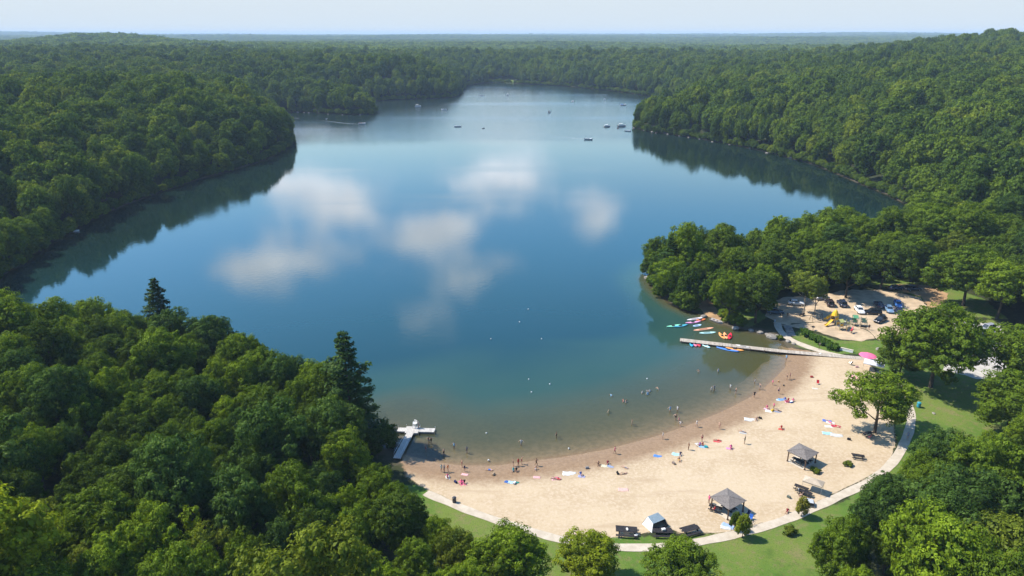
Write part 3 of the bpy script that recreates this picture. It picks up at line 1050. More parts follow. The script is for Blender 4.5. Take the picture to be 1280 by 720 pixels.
A = np.array(far_pts)
me = bpy.data.meshes.new('woodland')
me.vertices.add(len(A)); me.vertices.foreach_set('co', A[:, :3].astype(np.float32).ravel())
ax_ = RNG.uniform(0.82, 1.2, len(A))
fattr(me, 'scl', np.column_stack([A[:, 3] / 6 * ax_, A[:, 3] / 6 / ax_, A[:, 4] / 14]), 'FLOAT_VECTOR')
fattr(me, 'rot', np.column_stack([RNG.normal(0, 0.06, (len(A), 2)), RNG.uniform(0, 2 * PI, len(A))]), 'FLOAT_VECTOR')
fattr(me, 'idx', A[:, 5], 'INT')
me.update()
wood = link('woodland', me)
tag(wood, 'dense green broadleaf woodland covering the far shores and hills around the lake', 'woodland', kind='stuff')
ng = bpy.data.node_groups.new('woodland_scatter', 'GeometryNodeTree')
ng.interface.new_socket('Geometry', in_out='INPUT', socket_type='NodeSocketGeometry')
ng.interface.new_socket('Geometry', in_out='OUTPUT', socket_type='NodeSocketGeometry')
gi, go = ng.nodes.new('NodeGroupInput'), ng.nodes.new('NodeGroupOutput')
iop = ng.nodes.new('GeometryNodeInstanceOnPoints')
ci = ng.nodes.new('GeometryNodeCollectionInfo')
ci.inputs['Collection'].default_value = PC
ci.inputs['Separate Children'].default_value = True
ci.inputs['Reset Children'].default_value = True
iop.inputs['Pick Instance'].default_value = True


def named(nm, ty):
    n = ng.nodes.new('GeometryNodeInputNamedAttribute'); n.data_type = ty; n.inputs['Name'].default_value = nm
    return n.outputs['Attribute']


ng.links.new(gi.outputs[0], iop.inputs['Points'])
ng.links.new(ci.outputs[0], iop.inputs['Instance'])
ng.links.new(named('idx', 'INT'), iop.inputs['Instance Index'])
ng.links.new(named('rot', 'FLOAT_VECTOR'), iop.inputs['Rotation'])
ng.links.new(named('scl', 'FLOAT_VECTOR'), iop.inputs['Scale'])
ng.links.new(iop.outputs[0], go.inputs[0])
wood.modifiers.new('scatter', 'NODES').node_group = ng
# ------------------------------------------------------------------ materials for things
PAINT = plain('paint', (0, 0, 0), 0.35, 0.06, 1.0, objcol=True)
CLOTH = plain('cloth', (0, 0, 0), 0.9, 0.2, 3.0, objcol=True, spec=0.1, bump=0.2)
PLASTIC = plain('plastic', (0, 0, 0), 0.45, 0.12, 2.0, objcol=True)
CARPAINT = plain('car_paint', (0, 0, 0), 0.22, 0.05, 1.0, objcol=True, spec=0.6)
GLASS = plain('dark_glass', (0.02, 0.025, 0.03), 0.08, 0.1, 1.0, spec=0.8)
RUBBER = plain('rubber', (0.02, 0.02, 0.02), 0.85, 0.1, 3.0)
CHROME = plain('steel', (0.55, 0.56, 0.57), 0.3, 0.1, 3.0, metal=0.9)
DARKMETAL = plain('dark_metal', (0.03, 0.03, 0.032), 0.5, 0.15, 3.0, metal=0.4)
LAMP = plain('lamp_lens', (0.75, 0.76, 0.78), 0.15, 0.05, 3.0)
REDLENS = plain('red_lens', (0.35, 0.02, 0.02), 0.2, 0.05, 3.0)
WHITE = plain('white_paint', (0.74, 0.74, 0.72), 0.5, 0.08, 1.5)
SHINGLE = plain('shingles', (0.165, 0.145, 0.132), 0.9, 0.22, 4.0, spec=0.2, bump=0.4)
TIMBER = plain('brown_timber', (0.10, 0.062, 0.042), 0.85, 0.25, 2.5, spec=0.2)
DARKWOOD = plain('dark_stained_wood', (0.024, 0.021, 0.022), 0.8, 0.3, 3.0, spec=0.25)
ROCKM = plain('pale_rock', (0.24, 0.215, 0.185), 0.95, 0.3, 1.2, spec=0.15, bump=0.5)
FOAMW = plain('white_vinyl', (0.70, 0.72, 0.74), 0.6, 0.08, 2.0)


def plank_material(name, c1, c2, freq, axis='X'):
    m, nt, nd, lk, b = nmat(name)
    tc = nd.new('ShaderNodeTexCoord'); sp = nd.new('ShaderNodeSeparateXYZ'); lk.new(tc.outputs['Object'], sp.inputs[0])
    v = math_node(nt, 'MULTIPLY', sp.outputs[0 if axis == 'X' else 1], freq)
    fl = math_node(nt, 'FLOOR', v)
    wn = nd.new('ShaderNodeTexWhiteNoise'); wn.noise_dimensions = '1D'; lk.new(fl, wn.inputs['W'])
    col = mixc(nt, wn.outputs[0], c1, c2)
    gap = math_node(nt, 'LESS_THAN', math_node(nt, 'FRACT', v), 0.08)
    col = mixc(nt, gap, col, tuple(c * 0.25 for c in c1))
    n = noise_node(nt, 0.8, 5)
    col = mixc(nt, math_node(nt, 'MULTIPLY', smooth(nt, n.outputs[0], 0.45, 0.7), 0.45), col, tuple(c * 0.6 for c in c1))
    lk.new(col, b.inputs['Base Color']); b.inputs['Roughness'].default_value = 0.9; b.inputs['Specular IOR Level'].default_value = 0.15
    return m


DECK = plank_material('dock_planks', (0.34, 0.29, 0.235), (0.47, 0.41, 0.34), 5.0)
DECKW = plank_material('pale_float_planks', (0.44, 0.41, 0.375), (0.54, 0.51, 0.47), 3.0)


def skin_material():
    m, nt, nd, lk, b = nmat('skin')
    oi = nd.new('ShaderNodeObjectInfo')
    r = nd.new('ShaderNodeValToRGB'); lk.new(oi.outputs['Random'], r.inputs[0])
    r.color_ramp.elements[0].color = (0.20, 0.105, 0.062, 1); r.color_ramp.elements[1].color = (0.52, 0.325, 0.235, 1)
    e = r.color_ramp.elements.new(0.35); e.color = (0.40, 0.235, 0.155, 1)
    lk.new(r.outputs[0], b.inputs['Base Color']); b.inputs['Roughness'].default_value = 0.55
    return m


SKIN = skin_material()
HAIR = plain('hair', (0.045, 0.028, 0.018), 0.6, 0.3, 8.0)


# ------------------------------------------------------------------ people
def pose_joints(pose):
    J = {}
    if pose in ('stand', 'walk', 'wade', 'reach'):
        J = dict(pelvis=(0, 0, .93, .125), waist=(0, .01, 1.09, .108), chest=(0, 0, 1.30, .135), neck=(0, .0, 1.455, .052), head=(0, .015, 1.57, .082), crown=(0, .01, 1.655, .075), nose=(0, .095, 1.575, .018))
        for s, n in ((1, 'l'), (-1, 'r')):
            J['sho' + n] = (.165 * s, 0, 1.375, .056)
            J['elb' + n] = (.235 * s, -.02, 1.12, .042); J['wri' + n] = (.245 * s, .07, .90, .030); J['han' + n] = (.24 * s, .11, .82, .032)
            J['hip' + n] = (.085 * s, 0, .87, .092); J['kne' + n] = (.10 * s, .03, .485, .058); J['ank' + n] = (.105 * s, -.01, .085, .040); J['toe' + n] = (.115 * s, .13, .032, .034)
        if pose == 'walk':
            J['knel'] = (.09, .17, .50, .058); J['ankl'] = (.09, .24, .10, .04); J['toel'] = (.10, .37, .07, .034)
            J['kner'] = (-.09, -.08, .49, .058); J['ankr'] = (-.10, -.30, .14, .04); J['toer'] = (-.10, -.20, .04, .034)
            J['elbl'] = (.22, -.16, 1.14, .042); J['wril'] = (.22, -.16, .91, .03); J['hanl'] = (.22, -.14, .84, .032)
            J['elbr'] = (-.22, .12, 1.14, .042); J['wrir'] = (-.2, .29, .97, .03); J['hanr'] = (-.2, .36, .93, .032)
        if pose == 'wade':
            for s, n in ((1, 'l'), (-1, 'r')):
                J['elb' + n] = (.40 * s, .03, 1.24, .042); J['wri' + n] = (.52 * s, .14, 1.06, .030); J['han' + n] = (.55 * s, .18, 1.0, .032)
        if pose == 'reach':
            J['elbl'] = (.34, .05, 1.52, .042); J['wril'] = (.38, .1, 1.76, .03); J['hanl'] = (.37, .12, 1.84, .032)
            J['elbr'] = (-.36, .1, 1.25, .042); J['wrir'] = (-.42, .3, 1.3, .03); J['hanr'] = (-.42, .38, 1.32, .032)
    elif pose == 'sit':
        J = dict(pelvis=(0, 0, .13, .13), waist=(0, -.05, .29, .11), chest=(0, -.09, .50, .135), neck=(0, -.07, .655, .052), head=(0, -.04, .765, .082), crown=(0, -.05, .85, .075), nose=(0, .045, .765, .018))
        for s, n in ((1, 'l'), (-1, 'r')):
            J['sho' + n] = (.165 * s, -.09, .575, .056); J['elb' + n] = (.25 * s, -.2, .36, .042); J['wri' + n] = (.27 * s, -.3, .15, .03); J['han' + n] = (.28 * s, -.35, .05, .032)
            J['hip' + n] = (.09 * s, .05, .12, .095); J['kne' + n] = (.13 * s, .39, .36, .058); J['ank' + n] = (.14 * s, .62, .07, .04); J['toe' + n] = (.15 * s, .76, .045, .034)
    elif pose == 'chair':
        J = dict(pelvis=(0, 0, .50, .13), waist=(0, -.03, .66, .11), chest=(0, -.05, .87, .135), neck=(0, -.03, 1.02, .052), head=(0, 0, 1.13, .082), crown=(0, -.01, 1.21, .075), nose=(0, .085, 1.13, .018))
        for s, n in ((1, 'l'), (-1, 'r')):
            J['sho' + n] = (.165 * s, -.05, .94, .056); J['elb' + n] = (.23 * s, .03, .70, .042); J['wri' + n] = (.17 * s, .25, .66, .03); J['han' + n] = (.14 * s, .33, .65, .032)
            J['hip' + n] = (.09 * s, .06, .49, .095); J['kne' + n] = (.12 * s, .45, .50, .058); J['ank' + n] = (.12 * s, .46, .09, .04); J['toe' + n] = (.12 * s, .6, .035, .034)
    else:   # lie on the back, head toward -Y
        J = dict(pelvis=(0, 0, .12, .12), waist=(0, -.17, .115, .105), chest=(0, -.38, .13, .13), neck=(0, -.54, .12, .052), head=(0, -.65, .125, .082), crown=(0, -.735, .12, .075), nose=(0, -.65, .215, .018))
        for s, n in ((1, 'l'), (-1, 'r')):
            J['sho' + n] = (.165 * s, -.46, .11, .056); J['elb' + n] = (.30 * s, -.25, .06, .042); J['wri' + n] = (.30 * s, -.02, .05, .03); J['han' + n] = (.29 * s, .06, .05, .032)
            J['hip' + n] = (.09 * s, .06, .11, .092); J['kne' + n] = (.12 * s, .45, .13 + (.16 if s > 0 else 0), .058); J['ank' + n] = (.13 * s, .84 - (.12 if s > 0 else 0), .055, .04); J['toe' + n] = (.15 * s, .90 - (.1 if s > 0 else 0), .14, .034)
    return J


BONES = [('pelvis', 'waist'), ('waist', 'chest'), ('chest', 'neck'), ('neck', 'head'), ('head', 'crown'), ('head', 'nose')]
for n in 'lr':
    BONES += [('chest', 'sho' + n), ('sho' + n, 'elb' + n), ('elb' + n, 'wri' + n), ('wri' + n, 'han' + n), ('pelvis', 'hip' + n), ('hip' + n, 'kne' + n), ('kne' + n, 'ank' + n), ('ank' + n, 'toe' + n)]
PCACHE = {}


def person_mesh(pose, cloth):
    if (pose, cloth) in PCACHE: return PCACHE[(pose, cloth)]
    J = pose_joints(pose)
    names = list(J)
    me = bpy.data.meshes.new('person')
    me.from_pydata([J[n][:3] for n in names], [(names.index(a), names.index(b)) for a, b in BONES], [])
    o = bpy.data.objects.new('person_base', me); C.objects.link(o)
    sk = o.modifiers.new('skin', 'SKIN')
    sv = me.skin_vertices[0].data
    for i, n in enumerate(names):
        sv[i].radius = (J[n][3], J[n][3]); sv[i].use_root = (n == 'pelvis')
    sub = o.modifiers.new('sub', 'SUBSURF'); sub.levels = sub.render_levels = 1
    dg = bpy.context.evaluated_depsgraph_get(); dg.update()
    out = bpy.data.meshes.new_from_object(o.evaluated_get(dg))
    bpy.data.objects.remove(o)
    out.name = 'person'
    out.materials.clear()
    for m in (SKIN, CLOTH, HAIR): out.materials.append(m)
    hd, cr, no = (Vector(J[k][:3]) for k in ('head', 'crown', 'nose'))
    face = (no - hd).normalized(); up = (cr - hd).normalized()
    for f in out.polygons:
        c = f.center
        best, bb, bt = 9e9, None, 0
        for a, b in BONES:
            A, B = Vector(J[a][:3]), Vector(J[b][:3]); d = B - A
            t = max(0, min(1, (c - A).dot(d) / d.length_squared))
            q = (c - (A + d * t)).length / (J[a][3] * (1 - t) + J[b][3] * t)
            if q < best: best, bb, bt = q, (a, b), t
        k = 0
        if bb[0] in ('neck', 'head') and bb[1] != 'nose':
            v = c - hd
            if v.dot(up) > 0.045 or (v.dot(face) < -0.01 and v.dot(up) > -0.07): k = 2
        elif bb in (('pelvis', 'waist'), ('pelvis', 'hipl'), ('pelvis', 'hipr')): k = 1
        elif bb[0] in ('hipl', 'hipr') and bt < (0.45 if cloth != 'suit' else 0.06): k = 1
        elif cloth != 'trunks' and bb in (('waist', 'chest'), ('chest', 'shol'), ('chest', 'shor')): k = 1
        elif cloth == 'shirt' and (bb == ('chest', 'neck') and bt < .5 or bb[0] in ('shol', 'shor') and bt < 0.55): k = 1
        f.material_index = k
        f.use_smooth = True
    PCACHE[(pose, cloth)] = out
    return out


RED, PINK, BLUE, NAVY, BLACK, WHT, TEAL, YEL, ORG, PURP, LBLUE, GREY, GRN = (0.55, 0.03, 0.04), (0.80, 0.16, 0.30), (0.05, 0.16, 0.55), (0.02, 0.03, 0.10), (0.018, 0.018, 0.02), (0.62, 0.61, 0.59), (0.03, 0.36, 0.40), (0.75, 0.47, 0.04), (0.75, 0.22, 0.05), (0.25, 0.08, 0.35), (0.30, 0.56, 0.80), (0.25, 0.25, 0.26), (0.05, 0.25, 0.09)


def add_person(pose, cloth, px, py, rz, col, label, group='people at the swimming beach', s=1.0, dz=0.0, at=None):
    p = Vector(at) if at is not None else gp(px, py)
    b = hgt(p.x, p.y)
    z = p.z if at is not None else (b if b > 0 else max(b, -1.12 * s if pose != 'sit' else -0.3))
    if b < 0 and pose == 'lie': z = -0.12
    o = link('person', person_mesh(pose, cloth))
    o.location = (p.x, p.y, z + dz + (0.035 if b > -0.1 else 0))
    o.rotation_euler = (0, 0, rz); o.scale = (s * 1.1, s * 1.1, s * 1.1)
    o.color = (*col, 1)
    return tag(o, label, 'person', group)


# ------------------------------------------------------------------ small things of the beach
def towel_mesh(seed, w, l):
    r = np.random.default_rng(seed)
    nx, ny = 7, 11
    mb = MB()
    ph = r.uniform(0, 6, 4)
    def z(i, j): return 0.035 + 0.02 * math.sin(i * 1.7 + ph[0]) * math.sin(j * 1.1 + ph[1]) + (0.05 * max(0, math.sin(ph[2])) if (i == 0 and j > 8) else 0)
    top = [[((i / (nx - 1) - .5) * w + 0.04 * math.sin(j + ph[3]), (j / (ny - 1) - .5) * l + 0.05 * math.sin(i * 1.3 + ph[2]), z(i, j)) for i in range(nx)] for j in range(ny)]
    b = len(mb.v)
    for row in top: mb.v.extend(row)
    for row in top: mb.v.extend((x, y, zz - 0.02) for x, y, zz in row)
    N = nx * ny
    for j in range(ny - 1):
        for i in range(nx - 1):
            a = j * nx + i
            mb.face((a, a + 1, a + nx + 1, a + nx)); mb.face((N + a, N + a + nx, N + a + nx + 1, N + a + 1))
    for i in range(nx - 1):
        mb.face((i + 1, i, N + i, N + i + 1)); a = (ny - 1) * nx + i; mb.face((a, a + 1, N + a + 1, N + a))
    for j in range(ny - 1):
        a = j * nx; mb.face((a, a + nx, N + a + nx, N + a)); a = j * nx + nx - 1; mb.face((a + nx, a, N + a, N + a + nx))
    o = mb.build('towel', [CLOTH], smooth=True); me = o.data; bpy.data.objects.remove(o)
    return me


TOWELS = [towel_mesh(i, 1.0, 1.9) for i in range(4)]


def add_towel(px, py, rz, col, label, s=1.0, at=None):
    o = link('towel', TOWELS[int(RNG.integers(0, 4))])
    o.location = gp(px, py, 0.03); o.rotation_euler = (0, 0, rz); o.scale = (s * .72, s * .72, 1); o.color = (*(c * .85 for c in col), 1)
    return tag(o, label, 'towel', 'towels on the beach')


def bag_proto():
    mb = MB()
    mb.loft([[(x * w, y * d, z) for x, y in ((-1, -1), (1, -1), (1.1, 0), (1, 1), (-1, 1), (-1.1, 0))] for z, w, d in ((0, .24, .13), (.12, .28, .17), (.30, .26, .12), (.36, .24, .05))])
    return mb.build('beach_bag', [CLOTH], smooth=False, bevel=0.02)


def add_bag(px, py, col, label, s=1.0):
    root = empty('beach_bag', gp(px, py, 0.04), RNG.uniform(0, 3)); root.scale = (s, s, s)
    b = MB(); b.loft([[(x * w, y * d, z) for x, y in ((-1, -1), (1, -1), (1.1, 0), (1, 1), (-1, 1), (-1.1, 0))] for z, w, d in ((0, .24, .13), (.12, .28, .17), (.30, .26, .12), (.36, .24, .05))])
    b.build('body', [CLOTH], root, bevel=0.015)
    h = MB(); h.tube([(-.15, 0, .33), (-.12, 0, .52), (.12, 0, .52), (.15, 0, .33)], 0.016, 6); h.build('handle', [CLOTH], root)
    paint(root, col)
    return tag(root, label, 'bag', 'bags on the beach')


def add_ball(px, py, col, label, r=0.2):
    o = MB().lathe([(max(0.004, r * math.sin(t)), r - r * math.cos(t)) for t in np.linspace(0, PI, 9)], n=14).build('beach_ball', [PLASTIC], smooth=True)
    o.location = gp(px, py, 0.03); o.color = (*col, 1)
    return tag(o, label, 'ball')


def add_cooler(px, py, col, label, rz=0.3, at=None):
    root = empty('cooler', at or gp(px, py, 0.035), rz)
    MB().box((0, 0, .17), (.6, .36, .34)).build('body', [PLASTIC], root, bevel=0.03)
    MB().box((0, 0, .375), (.64, .40, .07)).build('lid', [WHITE], root, bevel=0.02)
    hh = MB(); hh.tube([(-.32, -.1, .25), (-.36, -.1, .25), (-.36, .1, .25), (-.32, .1, .25)], .014, 6); hh.build('handle', [DARKMETAL], root)
    paint(root, col)
    return tag(root, label, 'cooler')


def umbrella(px, py, col, label, R=1.2, h=2.1, tilt=(0.15, 0.1)):
    root = empty('parasol', gp(px, py), 0.4)
    MB().tube([(0, 0, -.2), (tilt[0] * 1.0, tilt[1] * 1.0, h)], .022, 8).build('pole', [CHROME], root)
    mb = MB(); n = 16
    rings = []
    for rr, zz in ((0.02, h + .03), (R * .4, h - .05), (R * .75, h - .2), (R, h - .42)):
        rings.append([(tilt[0] + rr * math.cos(2 * PI * k / n) * (1 - .03 * (k % 2) * (rr > .5)), tilt[1] + rr * math.sin(2 * PI * k / n) * (1 - .03 * (k % 2) * (rr > .5)), zz - 0.25 * (tilt[0] * math.cos(2 * PI * k / n) * rr) - (0.03 if (k % 2) and rr > .5 else 0)) for k in range(n)])
    inner = [[(x, y, z - .015) for x, y, z in r] for r in rings[::-1]]
    mb.loft(rings + inner, cap=True)
    mb.build('canopy', [CLOTH], root)
    rb = MB()
    for k in range(8):
        a = 2 * PI * k / 8
        rb.tube([(tilt[0], tilt[1], h - .5), (tilt[0] + R * .6 * math.cos(a), tilt[1] + R * .6 * math.sin(a), h - .24 - .25 * tilt[0] * math.cos(a) * R * .6)], .008, 4)
    rb.build('rib', [CHROME], root)
    paint(root, col)
    return tag(root, label, 'parasol')


# ------------------------------------------------------------------ picnic tables, shelters, tents
def make_table():
    root = empty('picnic_table')
    m = MB()
    for k in range(5): m.box((0, -.32 + .16 * k, .74), (2.4, .145, .045))
    m.build('tabletop', [DARKWOOD], root)
    for s in (-1, 1):
        b = MB()
        for k in (0, 1): b.box((0, s * (.66 + .15 * k), .44), (2.4, .14, .045))
        b.build('bench_seat', [DARKWOOD], root)
    for s in (-1, 1):
        l = MB()
        l.bar((s * .85, -.62, 0), (s * .85, -.22, .71), .09, .05); l.bar((s * .85, .62, 0), (s * .85, .22, .71), .09, .05)
        l.box((s * .79, 0, .40), (.05, 1.6, .09)); l.box((s * .79, 0, .685), (.05, .74, .07))
        l.build('leg_frame', [DARKWOOD], root)
    return root


TABLE0 = [make_table()]


def add_table(px, py, rz, label, group='picnic tables', s=1.0, at=None):
    t = TABLE0.pop() if TABLE0 else None
    if t is None: t = copy_tree(TSRC[0])
    else: TSRC.append(t)
    t.location = at or gp(px, py, 0.035); t.rotation_euler = (0, 0, rz); t.scale = (s, s, 1)
    return tag(t, label, 'picnic table', group)


TSRC = []


def shelter(corners, label, group='beach shelters'):
    """open shelter under a hipped shingle roof; corners are its eave corners in the photo"""
    g0 = gp(np.mean([c[0] for c in corners]), np.mean([c[1] for c in corners]) + 14)
    ze = g0.z + 2.45
    W = [Vector(G(px, py, ze)) for px, py in corners]
    c = sum(W, Vector((0, 0))) / 4
    e1 = ((W[1] - W[0]) + (W[2] - W[3])) / 2; e2 = ((W[2] - W[1]) + (W[3] - W[0])) / 2
    rz = math.atan2(e1.y, e1.x)
    a, b = e1.length / 2, e2.length / 2
    root = empty('shelter', (c.x, c.y, hgt(c.x, c.y) + .03), rz)
    r = MB(); zr = 3.05; rid = max(0.15, a - b)
    base = [(-a, -b, 2.45), (a, -b, 2.45), (a, b, 2.45), (-a, b, 2.45)]
    low = [(x * .985, y * .985, 2.37) for x, y, z in base]
    r.add(low + base + [(-rid, 0, zr), (rid, 0, zr)], [(3, 2, 1, 0), (0, 1, 5, 4), (1, 2, 6, 5), (2, 3, 7, 6), (3, 0, 4, 7), (4, 5, 9, 8), (5, 6, 9), (6, 7, 8, 9), (7, 4, 8)])
    ro = r.build('roof', [SHINGLE], root)
    cap = MB(); cap.bar((-rid, 0, zr + .01), (rid, 0, zr + .01), .22, .05)
    for sx in (-1, 1):
        for sy in (-1, 1): cap.bar((sx * rid, 0, zr + .005), (sx * (a - .02), sy * (b - .02), 2.47), .14, .035)
    cap.build('ridge_cap', [SHINGLE], ro)
    f = MB()
    for sy in (-1, 1): f.box((0, sy * (b - .3), 2.28), (2 * a - .5, .12, .18))
    for sx in (-1, 1): f.box((sx * (a - .3), 0, 2.276), (.12, 2 * b - .74, .17))
    f.build('beam', [TIMBER], root)
    for sx in (-1, 1):
        for sy in (-1, 1):
            p = MB(); p.box((sx * (a - .3), sy * (b - .3), 1.08), (.17, .17, 2.22)); p.box((sx * (a - .3), sy * (b - .3), .12), (.26, .26, .24))
            p.bar((sx * (a - .36), sy * (b - .3), 1.7), (sx * (a - .85), sy * (b - .3), 2.2), .08, .08)
            p.build('post', [TIMBER], root)
    MB().box((0, 0, .0), (2 * a - .3, 2 * b - .3, .1)).build('floor_slab', [MAT_CONC], root)
    tag(root, label, 'shelter', group)
    return root, c, rz, a, b


def tent(px, py, rz, label, s=1.0, col=(0.20, 0.26, 0.30)):
    """pop-up beach tent: pale end walls, darker roof, open dark front"""
    root = empty('tent', gp(px, py, .03), rz); root.scale = (s, s, s)
    a, b, h, t = 1.7, 1.25, 1.55, 0.75
    A = [(-a, -b, 0), (a, -b, 0), (a, b, 0), (-a, b, 0)]
    T = [(-a * .72, -b * t + .1, h * .86), (a * .72, -b * t + .1, h * .86), (a * .62, b * .62, h), (-a * .62, b * .62, h)]
    for nm, q, mt in (('roof_panel', [T[0], T[1], T[2], T[3]], CLOTH), ('side_panel', [A[0], T[0], T[3], A[3]], FOAMW), ('side_panel', [A[1], A[2], T[2], T[1]], CLOTH), ('back_panel', [A[3], T[3], T[2], A[2]], FOAMW)):
        m = MB(); n = (Vector(q[1]) - Vector(q[0])).cross(Vector(q[2]) - Vector(q[0])).normalized() * 0.012
        q2 = [tuple(Vector(p) + n) for p in q]
        m.add(q + q2, [(0, 1, 2, 3), (7, 6, 5, 4), (0, 4, 5, 1), (1, 5, 6, 2), (2, 6, 7, 3), (3, 7, 4, 0)])
        m.build(nm, [mt], root)
    m = MB(); m.add([A[0], A[1], (a * .9, -b * 1.0 + .05, .35), (-a * .9, -b + .05, .35)], [(0, 1, 2, 3)]); m.add([(x, y + .02, z) for x, y, z in [A[0], A[1], (a * .9, -b + .05, .35), (-a * .9, -b + .05, .35)]], [(3, 2, 1, 0)])
    m.build('front_flap', [DARKMETAL], root)
    for i in range(4):
        MB().tube([A[i], tuple(0.5 * (Vector(A[i]) + Vector(T[i])) + Vector((0.06 * (1 if A[i][0] > 0 else -1), 0, .06))), T[i]], .018, 6).build('pole', [DARKMETAL], root)
    paint(root, col)
    return tag(root, label, 'tent')


def canopy_tent(px, py, rz, L, W, h, col, label, name='canopy_tent'):
    root = empty(name, gp(px, py, .03), rz)
    a, b = L / 2, W / 2
    m = MB()
    base = [(-a, -b, h), (a, -b, h), (a, b, h), (-a, b, h)]
    skirt = [(x * 1.005, y * 1.005, h - .22) for x, y, z in base]
    m.add(base + [(-a * .25, 0, h + .55), (a * .25, 0, h + .55)] + skirt, [(0, 1, 5, 4), (1, 2, 5), (2, 3, 4, 5), (3, 0, 4), (6, 7, 1, 0), (7, 8, 2, 1), (8, 9, 3, 2), (9, 6, 0, 3)])
    ca = m.build('canopy', [CLOTH], root)
    sol = ca.modifiers.new('thick', 'SOLIDIFY'); sol.thickness = 0.015
    for sx in (-1, 1):
        for sy in (-1, 1): MB().tube([(sx * (a - .06), sy * (b - .06), 0), (sx * (a - .06), sy * (b - .06), h)], .025, 6).build('pole', [CHROME], root)
    paint(root, col)
    return tag(root, label, 'canopy tent')


# ------------------------------------------------------------------ cars
def make_car(L=4.4, Wd=1.78, H=1.48, suv=False):
    root = empty('parked_car')
    w = Wd / 2
    l = L / 2
    # body: sections along x (front +x), each a closed ring across y
    def ring(x, zb, zt, ww, tw):
        return [(x, -ww, zb + .08), (x, -ww * 1.0, zb + .3), (x, -ww, zt - .12), (x, -tw, zt), (x, tw, zt), (x, ww, zt - .12), (x, ww, zb + .3), (x, ww, zb + .08), (x, ww * .8, zb), (x, -ww * .8, zb)]
    hood, deck = .92, (1.0 if not suv else 1.02)
    b = MB()
    b.loft([ring(-l, .36, deck - .22, w * .84, w * .72), ring(-l + .12, .27, deck - .04, w * .95, w * .82), ring(-l * .55, .24, deck, w, w * .88), ring(l * .35, .24, hood + .04, w, w * .88), ring(l - .45, .25, hood - .08, w * .97, w * .84), ring(l - .1, .28, hood - .2, w * .9, w * .76), ring(l, .36, hood - .34, w * .8, w * .66)])
    bo = b.build('body', [CARPAINT], root, smooth=True)
    # glasshouse and roof
    x0, x1 = (-l + .32, l * .40) if not suv else (-l + .12, l * .42)
    r0, r1 = (x0 + .55, x1 - .72) if not suv else (x0 + .22, x1 - .66)
    zb, zt = hood + .02, H
    g = MB()
    g.loft([[(x0, -w * .82, zb), (x0, w * .82, zb), (x1, w * .82, zb), (x1, -w * .82, zb)], [(r0, -w * .66, zt - .05), (r0, w * .66, zt - .05), (r1, w * .66, zt - .05), (r1, -w * .66, zt - .05)]])
    g.build('windows', [GLASS], root)
    r = MB()
    r.loft([[(r0 - .05, -w * .68, zt - .06), (r0 - .05, w * .68, zt - .06), (r1 + .05, w * .68, zt - .06), (r1 + .05, -w * .68, zt - .06)], [(r0 + .1, -w * .58, zt + .015), (r0 + .1, w * .58, zt + .015), (r1 - .12, w * .58, zt + .015), (r1 - .12, -w * .58, zt + .015)]])
    for sy in (-1, 1):
        for (xa, xb) in ((x0, r0), (x1, r1), ((x0 + x1) / 2, (r0 + r1) / 2)):
            r.bar((xa, sy * w * .83, zb - .02), (xb, sy * w * .675, zt - .05), .07, .05)
    r.build('roof', [CARPAINT], root)
    for sx in (-1, 1):
        for sy in (-1, 1):
            t = MB(); t.tube([(sx * l * .62, sy * (w - .2), .32), (sx * l * .62, sy * (w + .01), .32)], .32, 14)
            to = t.build('wheel', [RUBBER], root)
            MB().tube([(sx * l * .62, sy * (w - .02), .32), (sx * l * .62, sy * (w + .025), .32)], .19, 10).build('rim', [CHROME], to)
    for sy in (-1, 1):
        MB().box((l - .09, sy * w * .66, .66), (.12, .36, .14)).build('headlight', [LAMP], root, bevel=.02)
        MB().box((-l + .07, sy * w * .70, .76), (.12, .28, .16)).build('tail_light', [REDLENS], root, bevel=.02)
        MB().box((x1 - .25, sy * (w + .06), zb + .06), (.16, .14, .11)).build('mirror', [CARPAINT], root, bevel=.02)
    MB().box((-l - .005, 0, .62), (.03, .5, .13)).build('licence_plate', [WHITE], root)
    return root


CARSRC = {}


def add_car(px, py, heading, col, label, suv=False, group='cars in the car park', dz=0.035):
    if suv not in CARSRC:
        r = CARSRC[suv] = make_car(4.6, 1.86, 1.72, True) if suv else make_car()
    else: r = copy_tree(CARSRC[suv])
    r.location = gp(px, py, dz); r.rotation_euler = (0, 0, math.radians(heading)); r.scale = (1.1, 1.1, 1.1)
    paint(r, col, ('body', 'roof', 'mirror'))
    return tag(r, label, 'car', group)


# ------------------------------------------------------------------ kayaks and boats
def hull_rings(L, W, Hh, n=13, flat=0.0, point=1.0, rocker=0.12):
    out = []
    for i in range(n):
        t = -1 + 2 * i / (n - 1)
        k = max(0.03, (1 - abs(t) ** (2.1 * point)) ** 0.75)
        w = W / 2 * k; z0 = rocker * abs(t) ** 3 * Hh * 2; top = Hh * (0.8 + 0.35 * abs(t) ** 2)
        out.append([(t * L / 2, y * w, z0 + (top - z0) * z) for y, z in ((-.45, 0), (-.92, .35), (-1, .75), (-.75, .98), (0, 1.08), (.75, .98), (1, .75), (.92, .35), (.45, 0))])
    return out


